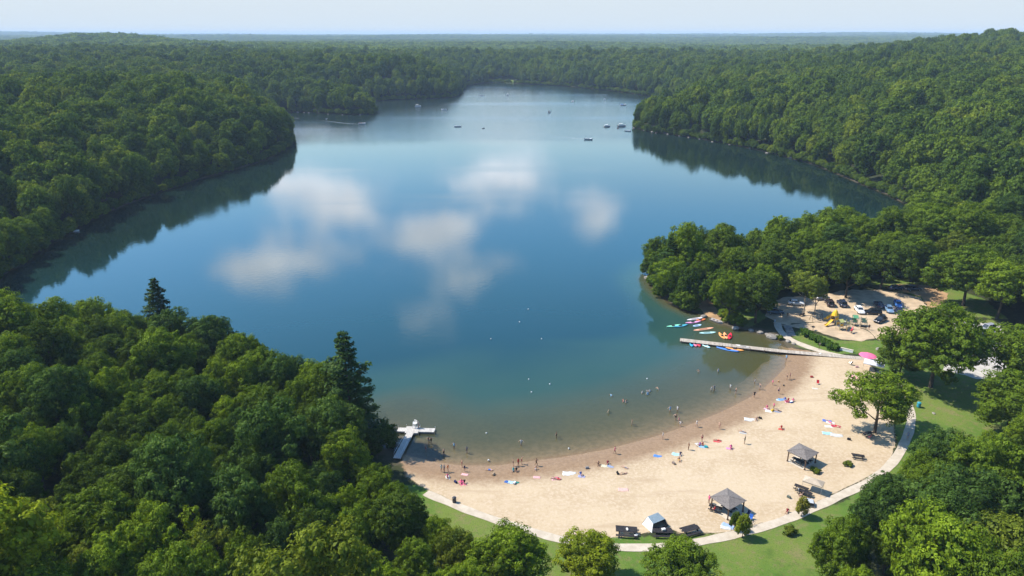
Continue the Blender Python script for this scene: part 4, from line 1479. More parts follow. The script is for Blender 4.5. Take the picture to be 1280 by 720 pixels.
def add_kayak(px, py, heading, col, label, L=3.1, kind='kayak', at=None, pitch=0.0, group='kayaks and boards by the dock'):
    root = empty(kind, at if at is not None else gp(px, py, -0.04), 0)
    root.rotation_euler = (0, pitch, math.radians(heading)); root.scale = (1.3, 1.5, 1.2)
    if kind == 'paddle_board':
        MB().loft(hull_rings(L, .80, .12, 15, point=1.25, rocker=.5)).build('board', [PLASTIC], root, smooth=True)
        MB().box((-.15, 0, .125), (L * .42, .5, .02)).build('deck_pad', [CLOTH], root, bevel=.008)
        paint(root, col); paint(root, tuple(c * .45 for c in col), ('deck_pad',))
    else:
        MB().loft(hull_rings(L, .76, .32)).build('hull', [PLASTIC], root, smooth=True)
        k = MB(); k.lathe([(.40, .285), (.43, .335), (.38, .345), (.34, .30)], (-.1, 0, 0), 18, .56); k.build('cockpit_rim', [RUBBER], root)
        s = MB(); s.box((-.22, 0, .31), (.4, .34, .06)); s.box((-.42, 0, .42), (.06, .34, .24)); s.build('seat', [RUBBER], root, bevel=.015)
        paint(root, col)
    return tag(root, label, 'paddle board' if kind == 'paddle_board' else 'kayak', group)


def add_rowboat(px, py, heading, col, label, L=4.2, at=None):
    root = empty('rowing_boat', at if at is not None else gp(px, py, -0.1), math.radians(heading))
    secs = []
    n = 11
    for i in range(n):
        t = -1 + 2 * i / (n - 1)
        k = (1 - max(0, t) ** 2.4) ** .8 if t > 0 else 1 - .22 * t * t
        w = max(.03, .72 * k); h = .52 + .16 * max(0, t) ** 2
        x = t * L / 2
        secs.append([(x, -.5 * w, 0), (x, -.9 * w, .2), (x, -w, h), (x, -.88 * w, h), (x, -.75 * w, .22), (x, -.4 * w, .1), (x, .4 * w, .1), (x, .75 * w, .22), (x, .88 * w, h), (x, w, h), (x, .9 * w, .2), (x, .5 * w, 0)])
    MB().loft(secs).build('hull', [PLASTIC], root, smooth=False)
    for x in (-1.2, 0.1, 1.1): MB().box((x, 0, .36), (.26, 1.16 if x < 1 else .85, .04)).build('seat', [TIMBER], root)
    paint(root, col)
    return tag(root, label, 'rowing boat')


def make_motorboat():
    root = empty('motor_boat')
    L = 6.2; n = 13; secs = []
    for i in range(n):
        t = -1 + 2 * i / (n - 1)
        k = (1 - max(0, t) ** 2.2) ** .75 if t > 0 else 1 - .08 * t * t
        w = max(.04, 1.18 * k); h = .85 + .3 * max(0, t) ** 2; x = t * L / 2
        floor_ = .45 if t < .25 else h - .03
        secs.append([(x, 0, -.25 + .3 * max(0, t) ** 2), (x, -.85 * w, .15), (x, -w, h), (x, -.8 * w, h), (x, -.76 * w, floor_), (x, .76 * w, floor_), (x, .8 * w, h), (x, w, h), (x, .85 * w, .15)])
    MB().loft(secs).build('hull', [PAINT], root)
    g = MB()
    g.add([(.9, -.85, .95), (.9, .85, .95), (.45, .8, 1.5), (.45, -.8, 1.5), (.86, -.85, .95), (.86, .85, .95), (.41, .8, 1.5), (.41, -.8, 1.5)], [(0, 1, 2, 3), (7, 6, 5, 4), (0, 3, 7, 4), (1, 5, 6, 2), (2, 6, 7, 3)])
    g.build('windscreen', [GLASS], root)
    for x, y in ((-.2, -.45), (-.2, .45), (-1.9, 0)):
        s = MB(); wd = .6 if x > -1 else 1.6; s.box((x, y, .65), (.55, wd, .4)); s.box((x - .3, y, .95), (.12, wd, .5)); s.build('seat', [CLOTH], root, bevel=.03)
    o = MB(); o.box((-3.3, 0, .85), (.45, .4, .55)); o.box((-3.3, 0, .2), (.2, .16, .9)); o.build('outboard_motor', [DARKMETAL], root, bevel=.04)
    return root


def make_pontoon():
    root = empty('pontoon_boat')
    MB().box((0, 0, .62), (7.2, 2.5, .12)).build('deck', [DECK], root)
    for s in (-1, 1): MB().tube([(-3.6, s * .9, .2), (3.1, s * .9, .2), (3.7, s * .9, .42)], [.34, .34, .08], 12).build('float_tube', [CHROME], root)
    r = MB()
    for s in (-1, 1): r.box((.1, s * 1.2, 1.02), (6.4, .06, .66))
    r.box((3.25, 0, 1.02), (.06, 2.34, .66)); r.box((-3.05, .5, 1.02), (.06, 1.4, .66))
    r.build('side_fence', [PAINT], root)
    for s in (-1, 1):
        b = MB(); b.box((1.6, s * .85, .92), (2.6, .55, .45)); b.box((1.6, s * 1.1, 1.25), (2.6, .12, .4)); b.build('bench', [CLOTH], root, bevel=.03)
    MB().box((-.6, -.6, 1.15), (.6, .6, .9)).build('console', [PAINT], root, bevel=.05)
    c = MB(); c.loft([[(-2.6, -1.25, 2.55), (.6, -1.25, 2.55), (.6, -1.25, 2.62), (-2.6, -1.25, 2.62)], [(-2.6, 0, 2.72), (.6, 0, 2.72), (.6, 0, 2.79), (-2.6, 0, 2.79)], [(-2.6, 1.25, 2.55), (.6, 1.25, 2.55), (.6, 1.25, 2.62), (-2.6, 1.25, 2.62)]])
    c.build('canopy', [CLOTH], root)
    for sx in (-2.4, .4):
        for s in (-1, 1): MB().tube([(sx * .8 - .2, s * 1.2, 1.3), (sx, s * 1.2, 2.56)], .03, 6).build('canopy_post', [CHROME], root)
    MB().box((-3.7, 0, .8), (.5, .45, .8)).build('outboard_motor', [DARKMETAL], root, bevel=.05)
    return root


BOATSRC = {}


def add_boat(px, py, heading, kind, hull, soft, label, s=1.0):
    if kind not in BOATSRC: r = BOATSRC[kind] = make_motorboat() if kind == 'motor_boat' else make_pontoon()
    else: r = copy_tree(BOATSRC[kind])
    x, y = G(px, py); r.location = (x, y, 0); r.rotation_euler = (0, 0, math.radians(heading)); r.scale = (s, s, s)
    paint(r, hull, ('hull', 'side_fence', 'console')); paint(r, soft, ('seat', 'bench', 'canopy'))
    return tag(r, label, 'boat', 'boats on the lake')


def rock_mesh(seed):
    r = np.random.default_rng(seed)
    bm = bmesh.new(); bmesh.ops.create_icosphere(bm, subdivisions=2, radius=1)
    ax = r.normal(size=(7, 3)); ax /= np.linalg.norm(ax, axis=1)[:, None]; cut = r.uniform(.62, .95, 7)
    for v in bm.verts:
        c = np.array(v.co)
        for a, k in zip(ax, cut):
            d = c @ a
            if d > k: c = c - a * (d - k)
        v.co = c * np.array([1, .78, .55]) * (1 + r.normal(0, .03))
    me = bpy.data.meshes.new('rock'); bm.to_mesh(me); bm.free()
    me.materials.append(ROCKM)
    return me


ROCKS = [rock_mesh(i) for i in range(5)]


def add_rock(px, py, s, label, group):
    o = link('rock', ROCKS[int(RNG.integers(0, 5))])
    p = gp(px, py); o.location = (p.x, p.y, max(p.z, -.1) + .12 * s); o.rotation_euler = (0, 0, RNG.uniform(0, 6)); o.scale = (s, s, s)
    return tag(o, label, 'rock', group)


def add_bush(px, py, s, tone, label, group=None, name='bush'):
    o = link(name, BUSH[int(RNG.integers(0, 4))])
    o.location = gp(px, py, -.05); o.scale = (s, s, s * .9); o.rotation_euler = (0, 0, RNG.uniform(0, 6))
    c = TONES[tone] if isinstance(tone, str) else tone
    o.color = (*c, 1)
    return tag(o, label, 'bush', group)
# ------------------------------------------------------------------ docks
def px_line(a, b, za, zb):
    return Vector((*G(*a, za), za)), Vector((*G(*b, zb), zb))


def add_dock():
    A, B = px_line((850, 424.5), (1083, 447.5), .55, 1.25)
    M = A.lerp(B, .56); M.z = .55
    root = empty('dock', (A.x, A.y, 0))
    O = root.location
    d1 = Vector((M.x - A.x, M.y - A.y, 0)); rz = math.atan2(d1.y, d1.x); L1 = d1.length
    root.rotation_euler = (0, 0, rz)
    L2 = (B - A).length
    zB = hgt(B.x, B.y) + .06
    w = 1.05
    m = MB()
    m.loft([[(x, -w, z - .12), (x, w, z - .12), (x, w, z), (x, -w, z)] for x, z in ((0, .55), (L1 * .52, .55))]); m.build('deck', [DECK], root)
    m = MB()
    m.loft([[(x, -w * .9, z - .12), (x, w * .9, z - .12), (x, w * .9, z), (x, -w * .9, z)] for x, z in ((L1 * .525, .54), (L1, .56), (L1 + (L2 - L1) * .5, max(.6, zB * .8)), (L2, zB))]); m.build('gangway', [DECK], root)
    for s in (-1, 1):
        e = MB(); e.box((L1 * .5, s * (w - .02), .36), (L1, .1, .16)); e.build('edge_beam', [TIMBER], root)
    k = 0
    x = .5
    while x < L1 + 2:
        for s in (-1, 1):
            MB().tube([(x, s * (w + .06), -2.2), (x, s * (w + .06), .78)], .07, 8).build('post', [TIMBER], root)
        x += 3.6
    tag(root, 'long grey plank dock reaching from the sand into the lake beside the kayaks', 'dock')
    return root, A, B, rz, L1, L2


DOCK, DA, DB, DRZ, DL1, DL2 = add_dock()


def on_dock(x, y, z=.55):
    return DOCK.location + Matrix.Rotation(DRZ, 3, 'Z') @ Vector((x, y, z))


def add_pier():
    base = Vector((*G(496, 573, .6), .6)); tip = Vector((*G(515, 537, .45), .45))
    root = empty('swimming_pier', (tip.x, tip.y, 0))
    def loc(px, py): return Vector((*G(px, py, .45), .45)) - root.location
    m = MB(); m.bar(base - root.location, Vector((0, 0, .45)), 1.5, .14); m.build('gangway', [DECKW], root)
    a, b = loc(497, 537), loc(543.5, 538)
    c1, c2 = loc(507, 537.3), loc(524, 537.6)
    for p, q in ((a, c1), (c2, b)):
        m = MB(); m.bar(Vector((p.x, p.y, .34)), Vector((q.x, q.y, .34)), 1.5, .34); m.build('float_section', [DECKW], root)
    m = MB(); m.bar(Vector((c1.x, c1.y, .36)), Vector((c2.x, c2.y, .36)), 2.6, .36); m.build('platform', [DECKW], root)
    for p in (a, b, c1, c2):
        for s in (-.85, .85):
            MB().tube([(p.x, p.y + s * (1.0 if p in (a, b) else 1.6), -2.5), (p.x, p.y + s * (1.0 if p in (a, b) else 1.6), .95)], .055, 8).build('post', [CHROME], root)
    for s in (-.7, .7):
        dv = (base - root.location); side = Vector((-dv.y, dv.x, 0)).normalized() * s
        r = MB(); r.tube([dv * .95 + side, dv * .95 + side + Vector((0, 0, .9)), dv * .35 + side + Vector((0, 0, .95)), dv * .35 + side], .03, 6); r.build('handrail', [CHROME], root)
    tag(root, 'white T-shaped floating swimming pier at the left end of the beach', 'pier')
    return root


PIER = add_pier()


def lifeguard_chair(px, py, label):
    root = empty('lifeguard_chair', Vector((*G(px, py, .54), .54)), 2.6)
    f = MB()
    for sx in (-1, 1):
        for sy in (-1, 1): f.bar((sx * .55, sy * .55, 0), (sx * .38, sy * .32, 1.35), .09)
        f.bar((sx * .5, -.48, .45), (sx * .5, .48, .45), .06); f.bar((sx * .43, -.40, .95), (sx * .43, .40, .95), .06)
    for k in range(3): f.bar((-.5 + .04 * k, .5 - .09 * k, .3 + .35 * k), (.5 - .04 * k, .5 - .09 * k, .3 + .35 * k), .07)
    f.build('frame', [WHITE], root)
    MB().box((0, 0, 1.38), (.95, .8, .08)).build('seat', [WHITE], root)
    MB().box((0, -.38, 1.8), (.95, .07, .75)).build('backrest', [WHITE], root, bevel=.02)
    for s in (-1, 1): MB().box((s * .46, 0, 1.66), (.08, .7, .06)).build('armrest', [WHITE], root)
    tag(root, label, 'lifeguard chair')
    return root


lc = lifeguard_chair(519, 534.5, 'white lifeguard chair on the platform of the T-shaped pier'); lc.scale = (.85, .85, .8)
add_person('stand', 'shirt', 0, 0, 2.2, GREY, 'person in grey top standing on the pier beside the white lifeguard chair', at=Vector((*G(523.4, 534.8, .54), .50)))
for px, py, s, lab in [(490, 551, 1.3, 'dark rock in the water just left of the pier gangway'), (486, 556, 1.0, 'smaller rock at the tree edge left of the pier gangway'), (497, 556, .8, 'pale rock touching the left side of the pier gangway')]:
    add_rock(px, py, s, lab, None)

# ------------------------------------------------------------------ shelters, tables, tents
P1, c1, r1, a1, b1 = shelter([(886, 620), (910, 636.5), (935, 627), (910.6, 611)], 'left grey-roofed open shelter near the path with a blue chair beside it')
P2, c2, r2, a2, b2 = shelter([(982.5, 562.5), (1006, 574.8), (1026.7, 567), (1000, 554.6)], 'right grey-roofed open shelter out on the sand below the striped towels')


def rel(c, r, x, y, z=.085):
    q = Matrix.Rotation(r, 3, 'Z') @ Vector((x, y, 0))
    return Vector((c.x + q.x, c.y + q.y, hgt(c.x + q.x, c.y + q.y) + z))


add_table(0, 0, r1, 'dark picnic table in the shade under the left shelter', at=rel(c1, r1, .1, .45))
add_table(894, 638, r1 + .5, 'dark picnic table on the sand at the left side of the left shelter', s=.95)
add_table(0, 0, r2, 'dark picnic table under the right shelter, on the shaded right half', at=rel(c2, r2, .35, .75))
add_table(0, 0, r2, 'dark picnic table under the right shelter, on its sunny left half', at=rel(c2, r2, -.2, -.85))
add_table(783, 667, -.12, 'black picnic table at the grass edge left of the pale tent', s=1.5)
add_table(828, 668, -.05, 'black picnic table with a white cooler directly in front of the pale tent', s=1.35)
add_table(863, 665.5, .35, 'black picnic table right of the pale tent at the grass edge', s=1.3)
add_table(1001, 613, -.65, 'dark picnic table tucked under the left edge of the sand coloured awning')
add_table(1005.5, 619, -.65, 'dark picnic table in front of the sand coloured awning, nearer the path')
add_table(1072, 573, -.3, 'dark picnic table alone on the sand left of the right grove', s=.95)
add_table(1084, 545, .3, 'picnic table in the shade under the lone beach tree', s=.9)
q = gp(828, 668); add_cooler(0, 0, WHT, 'white cooler standing on the black table in front of the tent', .2, at=Vector((q.x + .1, q.y, q.z + .80)))
q = gp(783, 667); b = add_bag(783, 667, WHT, 'white bag lying on the black table left of the pale tent'); b.location = (q.x + .1, q.y - .1, q.z + .80)
add_cooler(795, 671, BLACK, 'black cooler on the grass at the right end of the leftmost black table', .5)
tent(819, 656.5, .50, 'pale grey pop-up tent with white left side on the back of the beach', 1.05)
tent(1010.5, 631, -.4, 'small white and grey sun tent between the tables and the right grove', .62, (.45, .47, .5))
canopy_tent(1015, 613, -.62, 3.4, 2.0, 2.0, (.46, .38, .29), 'sand coloured awning on four poles above the dark tables', 'awning')
canopy_tent(1091, 463, -.55, 4.6, 2.9, 2.1, (.66, .67, .70), 'white canopy tent where the path meets the dock at the beach corner')
umbrella(1083.5, 453, PINK, 'large bright pink parasol next to the white canopy tent', 2.1, 2.3, (.1, .2))

# rubbish bin, barrel, posts
def lidded_bin(name, px, py, col, label, cat, r=.3, h=.95):
    root = empty(name, gp(px, py, .03))
    MB().lathe([(r * .86, 0), (r, .1), (r, h * .82), (r * .96, h * .85)], n=16).build('body', [PLASTIC], root, smooth=False)
    MB().lathe([(r * 1.05, h * .85), (r * 1.05, h * .9), (r * .7, h * .99), (.05, h * 1.02)], n=16).build('lid', [PLASTIC], root)
    paint(root, col)
    return tag(root, label, cat)


lidded_bin('rubbish_bin', 568, 628, (.03, .03, .035), 'dark rubbish bin beside the path at the left end of the beach', 'rubbish bin', .36, 1.15)
lidded_bin('barrel', 1148, 509, (.02, .27, .36), 'teal barrel standing alone on the lawn right of the path', 'barrel', .42, 1.25)
def post(px, py, label, h=.85):
    root = empty('bollard', gp(px, py))
    MB().lathe([(.11, -.2), (.11, h * .85), (.13, h * .87), (.13, h), (.06, h * 1.04)], n=10).build('shaft', [DARKMETAL], root)
    return tag(root, label, 'bollard')


post(837.5, 688, 'short black post at the near edge of the path below the tent')
# folding chairs
def chair(px, py, rz, col, label):
    root = empty('folding_chair', gp(px, py, .03), rz)
    MB().box((0, 0, .42), (.55, .5, .04)).build('seat', [CLOTH], root, bevel=.01)
    m = MB(); m.bar((0, -.25, .42), (0, -.42, 1.0), .55, .03)
    m.build('backrest', [CLOTH], root)
    for s in (-1, 1):
        f = MB(); f.tube([(s * .3, .3, 0), (s * .3, -.25, .44)], .014, 6); f.tube([(s * .3, -.3, 0), (s * .3, .25, .44)], .014, 6); f.tube([(s * .3, -.25, .44), (s * .3, -.44, 1.02)], .014, 6); f.tube([(s * .3, -.22, .62), (s * .3, .22, .62)], .02, 6)
        f.build('side_frame', [CHROME], root)
    paint(root, col)
    return tag(root, label, 'folding chair', 'folding chairs')


chair(938, 650, 2.5, BLUE, 'blue folding chair beside the path, right of the left shelter')
chair(934.5, 645, 2.2, NAVY, 'navy folding chair in the shadow edge of the left shelter')
chair(1022, 480.5, 2.8, RED, 'small red beach chair alone on the upper sand')
chair(1086, 548, 1.0, RED, 'red folding chair in the shade under the lone beach tree')
chair(1063, 456, .5, BLACK, 'black low chair near the white canopy tent at the top of the sand')

def bicycle(px, py, rz, col, label):
    root = empty('bicycle', gp(px, py, .03), rz)
    for x in (-.52, .52):
        t = MB(); R_ = .33
        pts = [(x + R_ * math.cos(a), 0, R_ + R_ * math.sin(a)) for a in np.linspace(0, 2 * PI, 17)]
        t.tube(pts, .022, 6, cap=False); w = t.build('wheel', [RUBBER], root)
        s = MB()
        for a in np.linspace(0, PI, 7)[:-1]: s.tube([(x - R_ * math.cos(a), 0, R_ - R_ * math.sin(a)), (x + R_ * math.cos(a), 0, R_ + R_ * math.sin(a))], .004, 4)
        s.build('spokes', [CHROME], w)
    f = MB()
    for p, q in (((-.52, 0, .33), (-.05, 0, .30)), ((-.05, 0, .30), (-.2, 0, .85)), ((-.2, 0, .78), (.36, 0, .80)), ((-.05, 0, .30), (.38, 0, .72)), ((-.52, 0, .33), (-.2, 0, .78)), ((.52, 0, .33), (.34, 0, .95))): f.tube([p, q], .02, 6)
    f.build('frame', [PAINT], root)
    MB().box((-.22, 0, .88), (.26, .15, .06)).build('saddle', [RUBBER], root, bevel=.015)
    h = MB(); h.tube([(.38, -.28, .98), (.33, 0, .97), (.38, .28, .98)], .016, 6); h.build('handlebar', [DARKMETAL], root)
    paint(root, col)
    return tag(root, label, 'bicycle')


bicycle(939, 657.5, .5, GREY, 'grey bicycle standing at the path edge below the blue chair')

# ------------------------------------------------------------------ the playground
def slide_tower():
    root = empty('play_tower', gp(1042, 405, .04), .5)
    for sx in (-1, 1):
        for sy in (-1, 1): MB().box((sx * .75, sy * .75, 1.5), (.12, .12, 3.0)).build('post', [PAINT], root).color = (.30, .20, .10, 1)
    MB().box((0, 0, 1.45), (1.6, 1.6, .1)).build('platform', [TIMBER], root)
    r = MB(); r.lathe([(1.05, 2.75), (.80, 3.4), (.48, 4.1), (.08, 4.5)], n=12); r.build('roof', [PLASTIC], root).color = (.78, .47, .02, 1)
    t = MB(); t.tube([(.0, .85, 2.0), (.1, 1.5, 2.2), (.2, 2.0, 1.6), (.1, 2.5, .8), (0, 3.1, .45)], .42, 12); t.build('tube_slide', [PLASTIC], root).color = (.78, .46, .02, 1)
    s = MB()
    s.loft([[(-.85 - u, -.38, z + .26), (-.85 - u, -.38, z), (-.85 - u, .38, z), (-.85 - u, .38, z + .26), (-.85 - u, .33, z + .26), (-.85 - u, .33, z + .05), (-.85 - u, -.33, z + .05), (-.85 - u, -.33, z + .26)] for u, z in ((0, 1.46), (.6, 1.15), (1.7, .45), (2.3, .25), (2.8, .25))])
    s.build('slide_chute', [PLASTIC], root).color = (.80, .50, .03, 1)
    for sy in (-1, 1): MB().box((0, sy * .78, 1.95), (1.4, .05, .75)).build('side_panel', [PLASTIC], root).color = (.78, .46, .02, 1)
    return tag(root, 'play tower with yellow roof, yellow tube and open yellow slide', 'play tower')


slide_tower()


def climber(px, py, rz, cols, label):
    root = empty('climbing_frame', gp(px, py, .04), rz)
    for x in (-1.8, -.6, .6, 1.8):
        for y in (-.7, .7): MB().tube([(x, y, 0), (x, y, 2.5)], .06, 8).build('post', [PLASTIC], root).color = (*cols[0], 1)
    for k, x in enumerate((-1.2, 1.2)):
        MB().box((x, 0, 1.0 + .25 * k), (1.2, 1.4, .08)).build('platform', [PLASTIC], root).color = (.12, .12, .13, 1)
        for y in (-.7, .7): MB().box((x, y, 1.55 + .25 * k), (1.0, .05, .7)).build('side_panel', [PLASTIC], root, bevel=.02).color = (*cols[1 + k], 1)
    r = MB(); r.loft([[(-1.9, -.9, 2.45), (-.5, -.9, 2.45), (-.5, -.9, 2.5), (-1.9, -.9, 2.5)], [(-1.9, 0, 3.1), (-.5, 0, 3.1), (-.5, 0, 3.15), (-1.9, 0, 3.15)], [(-1.9, .9, 2.45), (-.5, .9, 2.45), (-.5, .9, 2.5), (-1.9, .9, 2.5)]])
    r.build('roof', [PLASTIC], root).color = (*cols[3], 1)
    l = MB()
    for s in (-.35, .35): l.tube([(2.6, s, 0), (1.85, s, 1.9)], .035, 6)
    for z in np.linspace(.2, 1.7, 7): l.tube([(2.6 - .75 * z / 1.9, -.35, z), (2.6 - .75 * z / 1.9, .35, z)], .025, 6)
    l.build('ladder', [PLASTIC], root).color = (*cols[0], 1)
    b = MB()
    for y in (-.5, .5): b.tube([(-.6, y, 2.2), (.6, y, 2.3)], .03, 6)
    for x in np.linspace(-.5, .5, 5): b.tube([(x, -.5, 2.25), (x, .5, 2.25)], .025, 6)
    b.build('monkey_bars', [CHROME], root)
    return tag(root, label, 'climbing frame')


climber(1053, 411, .35, ((.42, .40, .20), (.78, .45, .05), (.55, .58, .25), (.50, .50, .16)), 'olive and orange climbing frame in the middle of the playground')
climber(1073, 407, -.25, ((.10, .18, .12), (.08, .30, .14), (.18, .36, .24), (.10, .30, .15)), 'green climbing frame at the right end of the playground')
def spring_toy(px, py, col, label, tall=1.0):
    root = empty('spring_rider', gp(px, py, .04), .8)
    c = MB(); c.tube([(.13 * math.cos(t), .13 * math.sin(t), .03 + t * .016) for t in np.linspace(0, 25, 50)], .02, 5); c.build('spring', [DARKMETAL], root)
    b = MB(); b.loft([[(x, -w, z0), (x, w, z0), (x, w * .8, z1), (x, -w * .8, z1)] for x, w, z0, z1 in ((-.5, .08, .6, .75), (-.2, .16, .45, .75), (.2, .16, .45, .8), (.45, .12, .6, 1.15), (.65, .05, .85, 1.05))]); b.build('seat_body', [PLASTIC], root, bevel=.02)
    h = MB(); h.tube([(.3, -.28, .95), (.3, .28, .95)], .02, 6); h.build('handle', [CHROME], root)
    root.scale = (tall,) * 3
    paint(root, col)
    return tag(root, label, 'spring rider')


spring_toy(1064, 416.5, RED, 'red spring rider in front of the climbing frames', 1.5)
def swing():
    root = empty('swing_frame', gp(1020, 401, .04), .15)
    f = MB()
    for s in (-1.6, 1.6):
        for y in (-1, 1): f.tube([(s, y, 0), (s, 0, 2.4)], .05, 8)
    f.tube([(-1.65, 0, 2.4), (1.65, 0, 2.4)], .055, 8); f.build('frame', [DARKMETAL], root)
    for x in (-.7, .7):
        sd = MB(); sd.box((x, 0, .55), (.5, .22, .04)); so_ = sd.build('swing_seat', [RUBBER], root)
        ch = MB()
        for e in (-.22, .22): ch.tube([(x + e, 0, .55), (x + e, 0, 2.4)], .012, 5)
        ch.build('chain', [CHROME], so_)
    return tag(root, 'black swing frame in the shade right of the pale tree stems', 'swing')


swing()
def bench(px, py, rz, label):
    root = empty('park_bench', gp(px, py, .04), rz)
    MB().box((0, 0, .45), (1.6, .45, .06)).build('seat', [DARKWOOD], root)
    MB().box((0, -.24, .75), (1.6, .05, .42)).build('backrest', [DARKWOOD], root)
    for s in (-1, 1):
        l = MB(); l.box((s * .65, 0, .21), (.07, .42, .42)); l.bar((s * .65, -.2, .4), (s * .65, -.27, .95), .06); l.build('leg', [DARKMETAL], root)
    return tag(root, label, 'bench', 'benches by the playground')


bench(1002, 395, .3, 'dark bench at the left side of the pale tree stems')
bench(1079, 411, -.4, 'grey bench at the right edge of the playground near the big car park')
def grill(px, py, label):
    root = empty('park_grill', gp(px, py), .3)
    MB().tube([(0, 0, -.2), (0, 0, .85)], .06, 8).build('post', [DARKMETAL], root)
    b = MB(); b.box((0, 0, 1.0), (.75, .55, .08)); b.box((0, .27, 1.14), (.75, .03, .3)); b.box((-.37, 0, 1.12), (.03, .55, .22)); b.box((.37, 0, 1.12), (.03, .55, .22)); b.build('firebox', [DARKMETAL], root)
    g = MB()
    for k in range(9): g.box((-.32 + .08 * k, -.02, 1.17), (.02, .5, .02))
    g.build('grate', [CHROME], root)
    return tag(root, label, 'grill')


grill(1016, 413, 'black park grill on a post above the green hedge')
def signpost(px, py, label):
    root = empty('signpost', gp(px, py), .1)
    MB().tube([(0, 0, -.2), (0, 0, 2.3)], .05, 8).build('post', [TIMBER], root)
    MB().box((0, -.07, 1.75), (.55, .03, .4)).build('board', [MAT_CONC], root)
    return tag(root, label, 'sign')


signpost(1023.5, 437, 'thin wooden signpost with a small board beside the walkway')
# low wall, steps
def wall():
    a, b = gp(1044, 436), gp(1066, 441)
    root = empty('retaining_wall', (a.x, a.y, a.z))
    d = b - a
    MB().bar((0, 0, .25), (d.x, d.y, d.z + .25), .35, .95).build('wall_body', [WHITE], root)
    MB().bar((-.05, 0, .755), (d.x + .05, d.y, d.z + .755), .45, .06).build('coping', [MAT_CONC], root)
    tag(root, 'low white wall at the end of the hedge beside the walkway', 'wall')


wall()
def steps():
    a, b = gp(984, 408), gp(990, 420)
    root = empty('stone_steps', b, math.atan2((a - b).y, (a - b).x))
    L_ = (a - b).length
    for k in range(6): MB().box(((k + .5) * L_ / 6, 0, .02 + .09 * k), (L_ / 6 + .06, 2.2, .16)).build('step', [ROCKM], root)
    tag(root, 'grey stone steps in the shade leading down toward the dock', 'steps')


steps()
# hedge along the play area
def hedge():
    pts = spline([G(1004, 412, 1.6), G(1016, 419, 1.6), G(1030, 426.5, 1.6), G(1043, 434, 1.6)], .8)
    vs, fs, lv, n = [], [], [], 0
    for p in pts:
        b = BUSH[int(RNG.integers(0, 4))]
        co = np.empty(len(b.vertices) * 3, np.float32); b.vertices.foreach_get('co', co); co = co.reshape(-1, 3) * RNG.uniform(.75, 1.0)
        l = np.empty(len(b.vertices), np.float32); b.attributes['lv'].data.foreach_get('value', l)
        j = RNG.uniform(-.4, .4, 2)
        vs.append(co + np.array([p[0] + j[0], p[1] + j[1], hgt(*p) - .1])); lv.append(l)
        fs.append(np.arange(n, n + len(co)).reshape(-1, 4)); n += len(co)
    me = fast_mesh('hedge', np.vstack(vs), np.vstack(fs)); fattr(me, 'lv', np.concatenate(lv)); me.materials.append(MAT_LEAF)
    o = link('hedge', me); o.color = (.075, .15, .018, 1)
    tag(o, 'bright green hedge running between the playground and the walkway', 'hedge')


hedge()
for px, py, s, tone, lab in [
        (905, 397, 1.6, 'bright green', 'round bright shrub on the bank above the orange kayaks'), (914, 402, 1.9, 'yellow-green', 'larger yellow-green shrub at the waterline above the orange kayaks'),
        (923, 405, 1.5, 'bright green', 'shrub at the waterline, right of the yellow-green one'), (866, 386, 1.3, 'olive green', 'low olive shrub on the bank behind the white kayak'),
        (851, 379, 1.5, 'mid green', 'shrub at the foot of the trees on the wooded point'),
 (987, 667, .8, 'olive green', 'small shrub on the grass left of the right grove'),
        (1060, 582, .6, 'olive green', 'tiny weedy bush on the sand below the lone picnic table'),
        (1021, 591, .55, 'olive green', 'weedy patch bush on the sand beside the right shelter'), (1017, 588.5, .5, 'mid green', 'little weed at the near corner of the right shelter'),
 (1110, 476, 1.1, 'bright green', 'bush on the lawn between canopy tent and largest tree'),
        (975, 424, .7, 'olive green', 'weeds on the rocky shore left of the walkway'),
        (1108, 446, 1.4, 'mid green', 'bush on the lawn left of the largest lawn tree'), (1120, 436, 1.6, 'bright green', 'taller bush above the left side of the largest lawn tree'),
        ]:
    add_bush(px, py, s, tone, lab)

# ------------------------------------------------------------------ cars
for px, py, hd, col, suv, lab in [
        (995, 381, -12, (.72, .72, .70), False, 'white car parked alone left of the pale tree stems'),
        (969, 392, -10, (.03, .07, .10), True, 'dark teal car half under the dark tree at the left end of the car park'),
        (1027, 374, 15, (.30, .31, .32), False, 'silver grey car in the shade behind the slim tree'),
        (1036.5, 381, 80, (.03, .02, .02), True, 'black-brown car in the back row, left of the navy one'),
        (1052, 381.5, 82, (.02, .03, .06), True, 'navy car with pale number plate in the back row'),
        (1074, 390, 262, (.75, .75, .74), False, 'small white car facing the playground'),
        (1090, 392.5, 168, (.012, .013, .016), True, 'long black car right of the small white car'),
        (1098, 383, 80, (.015, .022, .05), False, 'dark navy car in the back row behind the long black car'),
        (1111, 389, 255, (.16, .26, .38), False, 'steel blue car facing the camera right of the long black car'),
        (1122, 382.5, 250, (.05, .16, .42), False, 'bright blue car at the right end of the back row'),
        (1125, 393.5, 262, (.02, .025, .06), False, 'dark blue car at the right end of the front row'),
        (1100, 402, 215, (.010, .010, .012), False, 'black car standing apart in front of the others'),
        (1120, 362, 10, (.03, .05, .10), False, 'dark blue car in tree shade on the far dirt track'),
        (1141, 363, 5, (.10, .10, .11), True, 'grey car in tree shade on the far dirt track')]:
    add_car(px, py, hd, col, lab, suv)
for px, py, hd, col, suv, lab in [(1219, 428, 200, (.72, .73, .74), False, 'white car on the gravel lot right of the largest tree'), (1226, 420.5, 200, (.03, .03, .05), False, 'black car on the gravel lot behind the white one'),
                                  (1233, 413, 200, (.28, .29, .33), True, 'silver car at the far end of the gravel lot'), (1207, 437, 195, (.62, .64, .66), True, 'pale car on the gravel lot beside the big tree crown')]:
    add_car(px, py, hd, col, lab, suv, 'cars on the gravel lot')

